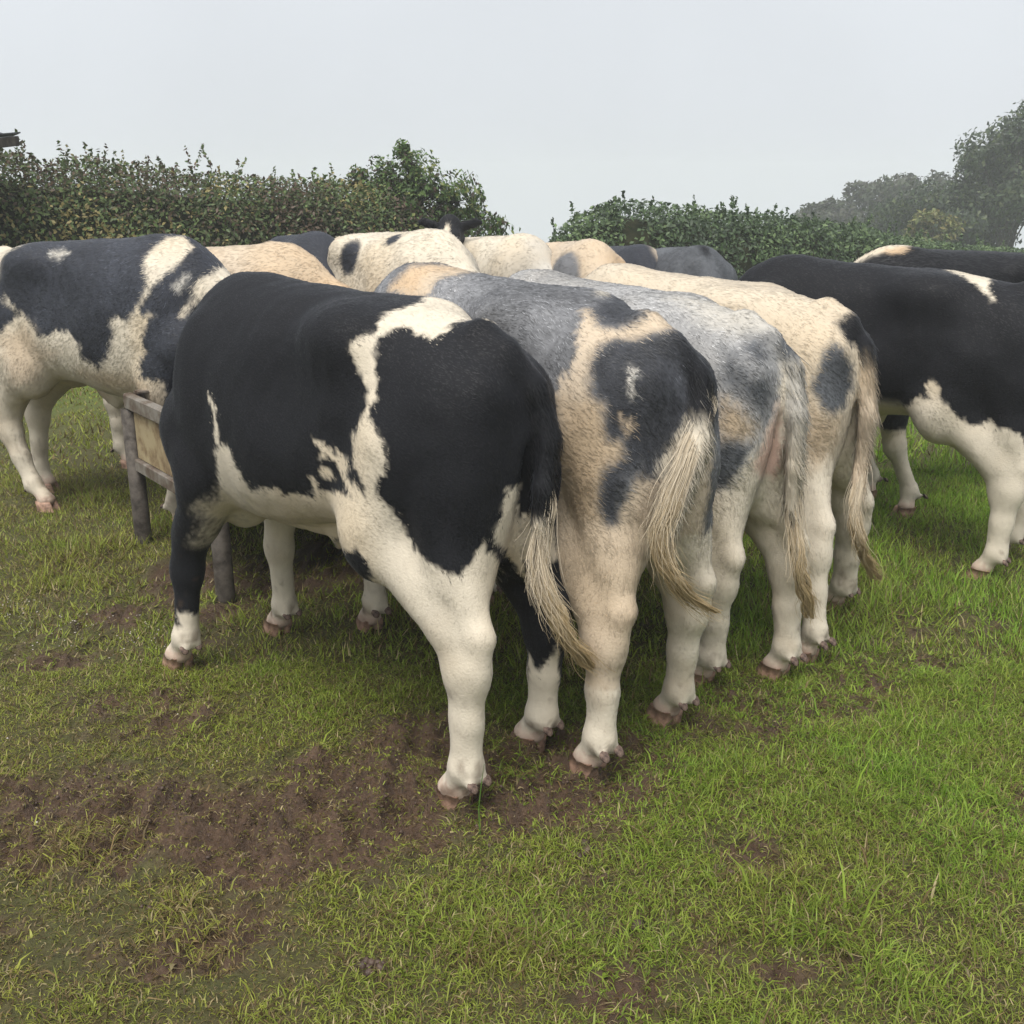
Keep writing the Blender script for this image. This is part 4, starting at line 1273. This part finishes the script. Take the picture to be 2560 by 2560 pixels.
# ------------------------------------------------------------------ the herd
PALETTE = {
    'K': (0.0085, 0.009, 0.0112), 'W': (0.60, 0.535, 0.43), 'C': (0.52, 0.43, 0.325), 'T': (0.42, 0.33, 0.23), 'O': (0.52, 0.39, 0.26), 'E': (0.545, 0.47, 0.365), 'B': (0.036, 0.038, 0.044),
    'L': (0.45, 0.425, 0.38), 'G': (0.145, 0.147, 0.154), 'D': (0.075, 0.08, 0.088), 'P': (0.52, 0.36, 0.29), 'S': (0.030, 0.033, 0.042), 'R': (0.30, 0.297, 0.295),
}
PALETTE = {k: np.array(v) for k, v in PALETTE.items()}

def make_paint(base, pat=None, roan=0.0, tailpts=None, tailcol=None, seed=0, socks=None, blobs=None, length=.95, mud=0.75, white_belly=False, zones=None):
    if pat is not None:
        d = np.array(pat[0])
        rt = np.cross(d, (0, 0, 1)); rt /= np.linalg.norm(rt)
        up = np.cross(rt, d)
    tp = None
    if tailpts is not None:
        tp = np.array(tailpts, float)
        f = sstep(.45, .8, tp[:, 2])
        tp[:, 0] = .6 + (tp[:, 0] - .6) * (1 + (length - 1) * f)
    def paint(P, N):
        P = np.asarray(P, float)
        n = len(P)
        C = np.tile(PALETTE[base], (n, 1))
        strand = noise3(P * np.array([1, 1, .45]), 150, seed + 3)
        if roan:
            g = fbm(P, 7, seed + 5, 2) * .8 + .55 * strand
            C = C * np.exp(roan * g)[:, None]
        if blobs:
            for (c, x, y, z, rx, ry, rz, fe) in blobs:
                q = np.sqrt(((P[:, 0] - x) / rx) ** 2 + ((P[:, 1] - y) / ry) ** 2 + ((P[:, 2] - z) / rz) ** 2)
                q = q + .16 * fbm(P, 9, seed + 9, 3) + .05 * strand
                m = 1 - sstep(1 - fe, 1 + fe, q)
                C = C * (1 - m[:, None]) + PALETTE[c] * m[:, None]
        if pat is not None:
            U = np.stack([P @ rt, P @ up], 1)
            wob = np.stack([noise3(P, 55, seed + 1), noise3(P, 55, seed + 2)], 1) * .007 + np.stack([noise3(P, 16, seed + 4), noise3(P, 16, seed + 6)], 1) * .008
            U = U + wob
            for (c, fe, poly) in pat[1]:
                poly = np.asarray(poly)
                b0, b1 = poly.min(0) - fe - .03, poly.max(0) + fe + .03
                k = np.where((U > b0).all(1) & (U < b1).all(1))[0]
                if len(k) == 0: continue
                sd = poly_sd(U[k], poly) + strand[k] * (.006 + fe * .35)
                m = sstep(-fe, fe, sd)[:, None]
                col = PALETTE[c]
                if c in 'GDRB':
                    col = col * np.exp(.5 * (fbm(P[k], 9, seed + 15, 2) + .6 * strand[k]))[:, None]
                C[k] = C[k] * (1 - m) + col * m
        if white_belly:
            m = (sstep(.35, .75, -N[:, 2] + .1 * strand) * sstep(.3, .4, P[:, 0]) * (1 - sstep(1.2, 1.3, P[:, 0])) * sstep(.50, .56, P[:, 2]) * (1 - sstep(.76, .84, P[:, 2])))[:, None]
            C = C * (1 - m) + PALETTE['W'] * m
        if zones:
            for (c, xa, xb, ya, yb, za, zb) in zones:
                zz = P[:, 2] + .02 * fbm(P, 14, seed + 8, 2) + .008 * strand
                m = ((P[:, 0] > xa) & (P[:, 0] < xb) & (P[:, 1] > ya) & (P[:, 1] < yb) & (P[:, 2] > za))[:, None] * (1 - sstep(zb - .01, zb + .01, zz))[:, None]
                C = C * (1 - m) + PALETTE[c] * m
        if socks is not None:
            m = (1 - sstep(socks - .012, socks + .012, P[:, 2] + .02 * fbm(P, 14, seed + 8, 2) + .008 * strand))[:, None]
            C = C * (1 - m) + PALETTE['W'] * m
        if tp is not None and tailcol:
            dmin = np.full(n, 9.0)
            for i in range(1, len(tp) - 1):
                a, b = tp[i], tp[i + 1]
                t = np.clip(((P - a) @ (b - a)) / ((b - a) @ (b - a)), 0, 1)
                dmin = np.minimum(dmin, np.linalg.norm(P - a - t[:, None] * (b - a), axis=1))
            m = (1 - sstep(.036, .050, dmin))[:, None]
            zs = [t[0] for t in tailcol]
            tc = np.stack([np.interp(P[:, 2] + .012 * strand, zs, [PALETTE[t[1]][c] for t in tailcol]) for c in range(3)], 1)
            C = C * (1 - m) + tc * m
        # stains: yellowed and muddied hair low on the legs, pink skin at the pasterns
        lum = C.mean(1)
        light = sstep(.15, .35, lum)[:, None]
        st = (sstep(.1, .75, fbm(P, 8, seed + 20, 3)) * .5 * (1 - sstep(.3, .9, P[:, 2])) * mud)[:, None]
        C = C * (1 - light * st) + light * st * np.array([.34, .245, .15])
        yl = sstep(-.3, .8, fbm(P, 3.2, seed + 23, 2))[:, None] * .55 * sstep(.35, .6, P[:, 2])[:, None]
        C = C * (1 - light * yl) + light * yl * C * np.array([.97, .86, .70])
        pk = ((1 - sstep(.095, .135, P[:, 2] + .02 * strand)) * .55)[:, None]
        C = C * (1 - pk * light) + pk * light * np.array([.46, .285, .225])
        dirt = np.clip(sstep(.10, .6, fbm(P, 21, seed + 27, 3)) * (1 - sstep(.10, .36, P[:, 2])) * mud + sstep(.42, .62, fbm(P, 38, seed + 29, 2)) * (1 - sstep(.2, .7, P[:, 2])) * .35 + .6 * (1 - sstep(.05, .10, P[:, 2])), 0, .85)[:, None]
        C = C * (1 - dirt) + dirt * np.array([.115, .075, .05])
        return np.clip(C * (1 + .06 * strand)[:, None], 0.006, .9)
    return paint

def tail_of(k):
    t = list(TAIL[k][0])
    t = [t[0], (-.07, 0, 1.27), (-.138, t[3][1] * .6, 1.19)] + [(x - .012, y, z) for (x, y, z) in t[3:] if z < 1.15]
    return t
BLOND = [(.58, .51, .41), (.56, .47, .34), (.48, .36, .20), (.42, .29, .14)]
def sw(k, rad, n=700, col=BLOND):
    return dict(path=TAIL[k][1], rad=rad, n=n, col=col)

tA = tail_of('A')
make_cow('cow', 'black cow with white stripe down its flank and white hind leg, nearest of the row',
         (-.125, 2.47), (.088, 2.78), heading=138, foreL=(-1.17, 3.35), foreR=(-.876, 3.66), vox=.0122, scale=.995, wid=.97, length=.87, lc=.45,
         neck=(R(-40), R(-22), .48, R(-33)), tail=tA, switch=sw('A', [.024, .027, .027, .026, .021, .011], 2600),
         paint=make_paint('K', PAT['A'], tailpts=tA, tailcol=[(.80, 'W'), (.84, 'W'), (.875, 'K')], seed=1, length=.90, socks=.15, white_belly=True, zones=[('W', 1.1, 2, -.5, 0, -.1, .60), ('W', 1.1, 2, 0, .5, -.1, .225), ('W', .02, .6, .02, .5, 0, .60)]), hairs=150000, hlen=.012, hrad=.0007, wave=.25, seed=1)
tB = tail_of('B')
make_cow('cow', 'grey roan cow with tan thigh and black patches, second in the row from the mud',
         (.254, 2.63), (.526, 2.94), heading=127, foreL=(-.53, 3.68), foreR=(-.1, 3.91), vox=.014, wid=.93, length=.97, tail=tB,
         switch=sw('B', [.020, .026, .030, .028, .020, .008], 2600),
         paint=make_paint('G', PAT['B'], roan=.7, tailpts=tB, tailcol=[(1.0, 'W'), (1.06, 'W'), (1.12, 'K')], seed=2, length=.97, socks=.34, white_belly=True, zones=[('W', -.3, .35, -.5, -.05, 0, .74)]), hairs=130000, hlen=.018, hrad=.0008, wave=.4, seed=2, hjit=.45)
tC = tail_of('C')
make_cow('cow', 'pale silver-grey roan cow with cream tail, third in the row from the mud',
         (.685, 3.22), (.960, 3.27), heading=129, foreL=(.10, 4.25), foreR=(.4, 4.45), origin=(.79, 3.25), vox=.014, scale=.965, wid=.88, length=.92, tail=tC,
         switch=sw('C', [.018, .023, .025, .021, .010], 1500),
         paint=make_paint('R', PAT['C'], roan=.4, tailpts=tC, tailcol=[(.9, 'W'), (1.05, 'L'), (1.16, 'L'), (1.24, 'D')], seed=3, length=.92, socks=.34, white_belly=True), hairs=100000, hlen=.019, hrad=.0009, wave=.4, seed=3, hjit=.45)
tD = tail_of('D')
make_cow('cow', 'cream cow with black tail head and dark spot on its thigh, fourth in the row',
         (1.10, 3.4), (1.35, 3.90), heading=130, origin=(1.17, 3.66), vox=.014, scale=.965, wid=.88, length=.92, tail=tD,
         switch=sw('D', [.017, .022, .024, .020, .010], 1400),
         paint=make_paint('E', PAT['D'], tailpts=tD, tailcol=[(.95, 'C'), (1.1, 'T'), (1.2, 'K')], seed=4, length=.92), hairs=100000, hlen=.019, hrad=.0009, wave=.4, seed=4)
make_cow('cow', 'black cow with white triangle on its rump and white hind legs beside the frame edge',
         (2.13, 4.26), (2.34, 4.55), foreL=(1.19, 4.86), foreR=(1.23, 5.57), vox=.016, scale=.97,
         paint=make_paint('K', PAT['R'], seed=5, socks=.40, white_belly=True), hairs=70000, hlen=.014, hrad=.001, wave=.3, seed=5)
make_cow('cow', 'slate black and white cow with white patch at its withers, at the trough end',
         (-2.74, 5.75), (-2.58, 5.37), heading=-25, origin=(-2.75, 5.62), foreL=(-1.50, 5.2), foreR=(-1.74, 5.06), scale=1.04, vox=.016,
         tail=[(.02, 0, 1.315), (-.07, 0, 1.27), (-.14, 0, 1.19), (-.18, 0, 1.07), (-.2, 0, .92), (-.2, 0, .76)],
         switch=dict(path=[(-.17, 0, .9), (-.18, 0, .75), (-.18, .01, .62), (-.17, .02, .5)], rad=[.02, .03, .028, .01], n=400, col=BLOND),
         paint=make_paint('S', PAT['L'], roan=.5, tailpts=[(.02, 0, 1.315), (-.07, 0, 1.27), (-.14, 0, 1.19), (-.18, 0, 1.07), (-.2, 0, .92), (-.2, 0, .76)], tailcol=[(1.0, 'C'), (1.1, 'W')], seed=6, socks=.45, white_belly=True, blobs=[('W', .02, 0, 1.32, .30, .4, .20, .2)]), hairs=90000, hlen=.019, hrad=.001, wave=.4, seed=6, hjit=.5)
# cattle on the far side of the trough: only backs, rumps and one head show above the row
def far_cow(label, origin, heading, scale, paint, hairs=22000, neck=(0, R(-20), .52, R(-33)), **kw):
    h = R(heading)
    o = np.array(origin, float)
    lat = np.array([-math.sin(h), math.cos(h)]) * .17 * scale
    return make_cow('cow', label, kw.pop('hl', o + lat), kw.pop('hr', o - lat), heading=heading, origin=origin, scale=scale, vox=kw.pop('vox', .024), paint=paint, hairs=hairs, hlen=.026, hrad=.0014, wave=.5, neck=neck,
                    switch=dict(path=[(-.18, 0, .9), (-.19, 0, .75), (-.19, .01, .62), (-.18, .02, .5)], rad=[.02, .03, .028, .01], n=150, col=BLOND), **kw)
def rump_at(w, heading, scale, d=1.2):
    """hind position for withers at w"""
    h = R(heading)
    return (w[0] - math.cos(h) * d * scale, w[1] - math.sin(h) * d * scale)
far_cow('plain cream cow with sandy tinted back, behind the nearest black cow', rump_at((-1.28, 6.05), -20, 1.0), -20, 0.985,
        make_paint('O', seed=21, socks=.75, blobs=[('C', .9, 0, 1.3, .6, .3, .2, .4), ('C', .0, 0, 1.2, .4, .4, .3, .3), ('W', .6, 0, .5, .9, .4, .3, .3)]), vox=.02, hairs=40000, seed=21)
far_cow('white cow with small black spots on its back, facing the trough from beyond', rump_at((-.47, 6.35), -52, 1.0), -52, 1.03,
        make_paint('W', seed=22, blobs=[('S', .62, .12, 1.38, .10, .07, .10, .2), ('S', .80, .05, 1.42, .10, .05, .06, .2), ('S', .95, -.12, 1.36, .07, .06, .05, .2), ('S', .58, -.2, 1.25, .09, .1, .12, .2), ('S', 1.9, 0, .8, .5, .4, .5, .2)]), vox=.02, hairs=40000, seed=22)
far_cow('black cow with white back stripe peeking between the cream and the spotted cow', rump_at((-1.62, 8.0), -70, 1.0, .3), -70, 1.0,
        make_paint('S', seed=23, blobs=[('W', .1, .16, 1.3, .35, .05, .2, .25)]), seed=23)
far_cow('black cow with raised head and white blaze, looking over the row of backs', rump_at((-.42, 8.25), -97, .9), -97, .9,
        make_paint('K', seed=24, blobs=[('W', 1.90, 0, 1.46, .25, .028, .2, .2)]), neck=(0, R(54), .5, R(-28)), alert=True, dz=.07, seed=24)
far_cow('pale cream cow seen end-on, left of the gap between the hedges', rump_at((.12, 7.45), -62, 1.0), -62, .985,
        make_paint('L', seed=25, blobs=[('W', .6, 0, 1.3, .7, .4, .4, .3)]), seed=25)
far_cow('cream cow with grey shoulder seen end-on, in front of the hedge gap', rump_at((.55, 7.0), -78, 1.0), -78, .965,
        make_paint('C', seed=26, blobs=[('G', 1.25, -.22, 1.15, .25, .1, .3, .25), ('O', 1.3, .1, 1.2, .2, .2, .15, .3)]), seed=26)
far_cow('dark cow with cream patch, between the cream rump and the slate dome', rump_at((.98, 7.6), -75, 1.0), -75, .93,
        make_paint('S', seed=27, blobs=[('C', 1.25, .18, 1.3, .3, .16, .2, .25)]), seed=27)
far_cow('slate grey cow with dark spine seen end-on, before the right hedge', rump_at((1.27, 6.95), -86, 1.0), -86, .945,
        make_paint('D', roan=.5, seed=28, blobs=[('K', .9, 0, 1.45, .9, .04, .1, .4)]), seed=28)
far_cow('black cow with ginger white tuft on its withers, behind the black cow with triangle', (3.08, 5.85), 198, .985,
        make_paint('K', seed=29, socks=.5, blobs=[('O', 1.20, 0, 1.43, .09, .10, .06, .25), ('W', 1.22, -.05, 1.40, .22, .09, .10, .3), ('W', 1.65, .05, 1.2, .12, .05, .2, .2), ('W', 1.32, .17, .3, .2, .05, .4, .2)]), vox=.018, hairs=40000, seed=29, foreL=(2.14, 5.24), foreR=(2.06, 5.58))
# ------------------------------------------------------------------ shed roof at the left edge
M_TIN = mat_mottle('dark_tin', (.030, .032, .036), (.075, .078, .085), 5, .5, .4, .3, .2)
M_WOOD = mat_mottle('weathered_wood', (.045, .036, .030), (.12, .10, .085), 7, .85, .15, 0, .4)
shed = bpy.data.objects.new('shed', None); COL.objects.link(shed)
shed.location = (-7.0, 9.75, gz(-7.0, 9.75, False) - .08)
tag(shed, 'dark tin roof corner of a shed at the top edge of the hedge', 'shed')
RX0, RX1, RY0, RY1 = -2.4, 2.20, -1.2, .9
mb = MB()
nseg = 60
V_, F_ = [], []
for i in range(nseg + 1):
    x = RX0 + (RX1 - RX0) * i / nseg
    zz = .018 * math.sin(i * 1.9)
    for (y, z) in ((RY0, 2.16), (RY1, 2.36)):
        V_ += [(x, y, z + zz), (x, y, z + zz - .012)]
for i in range(nseg):
    a, b = i * 4, i * 4 + 4
    F_ += [(a, a + 2, b + 2, b), (a + 1, b + 1, b + 3, a + 3), (a, b, b + 1, a + 1), (a + 2, a + 3, b + 3, b + 2)]
F_ += [(0, 1, 3, 2), (nseg * 4, nseg * 4 + 2, nseg * 4 + 3, nseg * 4 + 1)]
roof = mb.add(V_, F_).build('roof', M_TIN, shed)
MB().bar((RX0, RY0 + .03, 2.09), (RX1 - .02, RY0 + .03, 2.09), .03, .09).build('fascia', M_WOOD, roof)
MB().bar((RX1 - .04, RY0 + .06, 2.09), (RX1 - .04, RY1, 2.29), .03, .09).build('barge_board', M_WOOD, roof)
for (x, y) in ((RX0 + .1, RY0 + .2), (RX0 + .1, RY1 - .1), (.5, RY0 + .2), (.5, RY1 - .1)):
    MB().bar((x, y, -.3), (x, y, 2.10 + (.16 if y > 0 else 0)), .11, .11, (0, 1, 0)).build('post', M_WOOD, shed)
for k in range(11):
    z = .12 + k * .18
    MB().bar((RX0 + .05, RY1 - .02 + random.uniform(-.004, .004), z), (.55, RY1 - .02, z), .025, .165).build('board', M_WOOD, shed)
for k in range(11):
    z = .12 + k * .18
    MB().bar((.57, RY0 + .15, z), (.57, RY1 - .05, z), .025, .165).build('board', M_WOOD, shed)

# ------------------------------------------------------------------ spilt meal, mud clods, dock leaves, a tall stem
M_MEAL, _n, _l, _b = new_mat('spilt_meal'); _b.inputs['Base Color'].default_value = (.55, .50, .44, 1); _b.inputs['Roughness'].default_value = .8
M_CLOD = mat_mottle('mud_clod', (.045, .028, .02), (.10, .065, .046), 30, .5, .4, 0, .6)
def scatter_bits(name, label, cat, spots, n, smin, smax, mat, seed, flat=.5):
    r_ = np.random.default_rng(seed)
    V_, T_ = [], []
    oc = np.array([(1, 0, 0), (-1, 0, 0), (0, 1, 0), (0, -1, 0), (0, 0, 1), (0, 0, -1)], float)
    fc = [(0, 2, 4), (2, 1, 4), (1, 3, 4), (3, 0, 4), (2, 0, 5), (1, 2, 5), (3, 1, 5), (0, 3, 5)]
    w = np.array([s[4] for s in spots]); w = w / w.sum()
    for i in range(n):
        (cx, cy, rx, ry, _) = spots[r_.choice(len(spots), p=w)]
        x, y = cx + r_.normal() * rx, cy + r_.normal() * ry
        s = r_.uniform(smin, smax)
        a = r_.uniform(0, 6.28)
        v_ = oc * r_.uniform(.5, 1.2, (6, 1)) * s * np.array([1, .8, flat])
        v_ = np.stack([v_[:, 0] * math.cos(a) - v_[:, 1] * math.sin(a), v_[:, 0] * math.sin(a) + v_[:, 1] * math.cos(a), v_[:, 2]], 1)
        b = len(V_) * 6
        V_.append(v_ + np.array([x, y, 0]))
        T_ += [tuple(b + k for k in f) for f in fc]
    V_ = np.concatenate(V_)
    c = V_.reshape(-1, 6, 3)[:, :, :2].mean(1)
    z = ground_z(c[:, 0], c[:, 1])
    V_[:, 2] += np.repeat(z, 6) + smin * .6
    o = add_obj(name, mesh_np(name, V_, tris=np.array(T_), smooth=False), mat)
    tag(o, label, cat, kind='stuff')
scatter_bits('spilt_meal', 'white flecks of spilt feed on the grass near the trough end', 'feed',
             [(-2.12, 3.95, .06, .09, 2.5), (-1.75, 3.75, .22, .12, 2), (-1.45, 3.62, .2, .1, 1), (-1.9, 3.3, .3, .2, .6), (-.9, 2.75, .3, .2, .25)], 420, .0025, .006, M_MEAL, 401)
scatter_bits('clod', 'churned mud crumbs in the trampled patch', 'mud',
             [(-.72, 2.40, .42, .15, 3), (.10, 2.62, .2, .16, 1.6), (-.35, 2.75, .3, .16, 1), (-1.1, 2.5, .3, .15, 1), (.75, 3.05, .2, .12, .5)], 500, .003, .013, M_CLOD, 402, .5)

scatter_bits('thrown_clod', 'lumps of brown mud kicked onto the green grass', 'mud', [(.17, 2.28, .02, .015, 1), (-.315, 1.86, .015, .012, 1), (.52, 2.2, .02, .02, .7), (.3, 1.95, .02, .015, .5), (1.35, 2.75, .02, .02, .5)], 26, .010, .026, M_CLOD, 403, .55)

M_PLANT = mat_mottle('broad_leaf', (.055, .12, .02), (.11, .20, .04), 30, .5, .3, 0, .2)
MB().tube([(-.085, 2.36, 0.0), (-.088, 2.355, .08), (-.08, 2.35, .16), (-.072, 2.345, .22)], [.0022, .002, .0017, .0008], 5).build('grass_stem', M_PLANT)
tag(bpy.data.objects['grass_stem'], 'single tall grass stem standing before the white hind hoof', 'plant')

# ------------------------------------------------------------------ mist
hz = MB()
hx, y0, y1, zl, zh = 151.5, -13.5, 151.5, float(ground_z(np.array([150.]), np.array([150.]), False)[0]) - 1.5, 6.4
hz.add([(-hx, y0, zl), (hx, y0, zl), (hx, y1, zl), (-hx, y1, zl), (-hx, y0, zh), (hx, y0, zh), (hx, y1, zh), (-hx, y1, zh)],
       [(3, 2, 1, 0), (4, 5, 6, 7), (0, 1, 5, 4), (1, 2, 6, 5), (2, 3, 7, 6), (3, 0, 4, 7)])
M_HAZE = bpy.data.materials.new('haze'); M_HAZE.use_nodes = True
hn, hl = M_HAZE.node_tree.nodes, M_HAZE.node_tree.links
hn.clear()
ho = hn.new('ShaderNodeOutputMaterial'); hv = hn.new('ShaderNodeVolumePrincipled')
hv.inputs['Color'].default_value = (.93, .95, .98, 1)
hv.inputs['Density'].default_value = HAZE_D
hl.new(hv.outputs['Volume'], ho.inputs['Volume'])
ob = hz.build('haze', M_HAZE)
tag(ob, 'thin even autumn mist over the field', 'mist', kind='stuff')
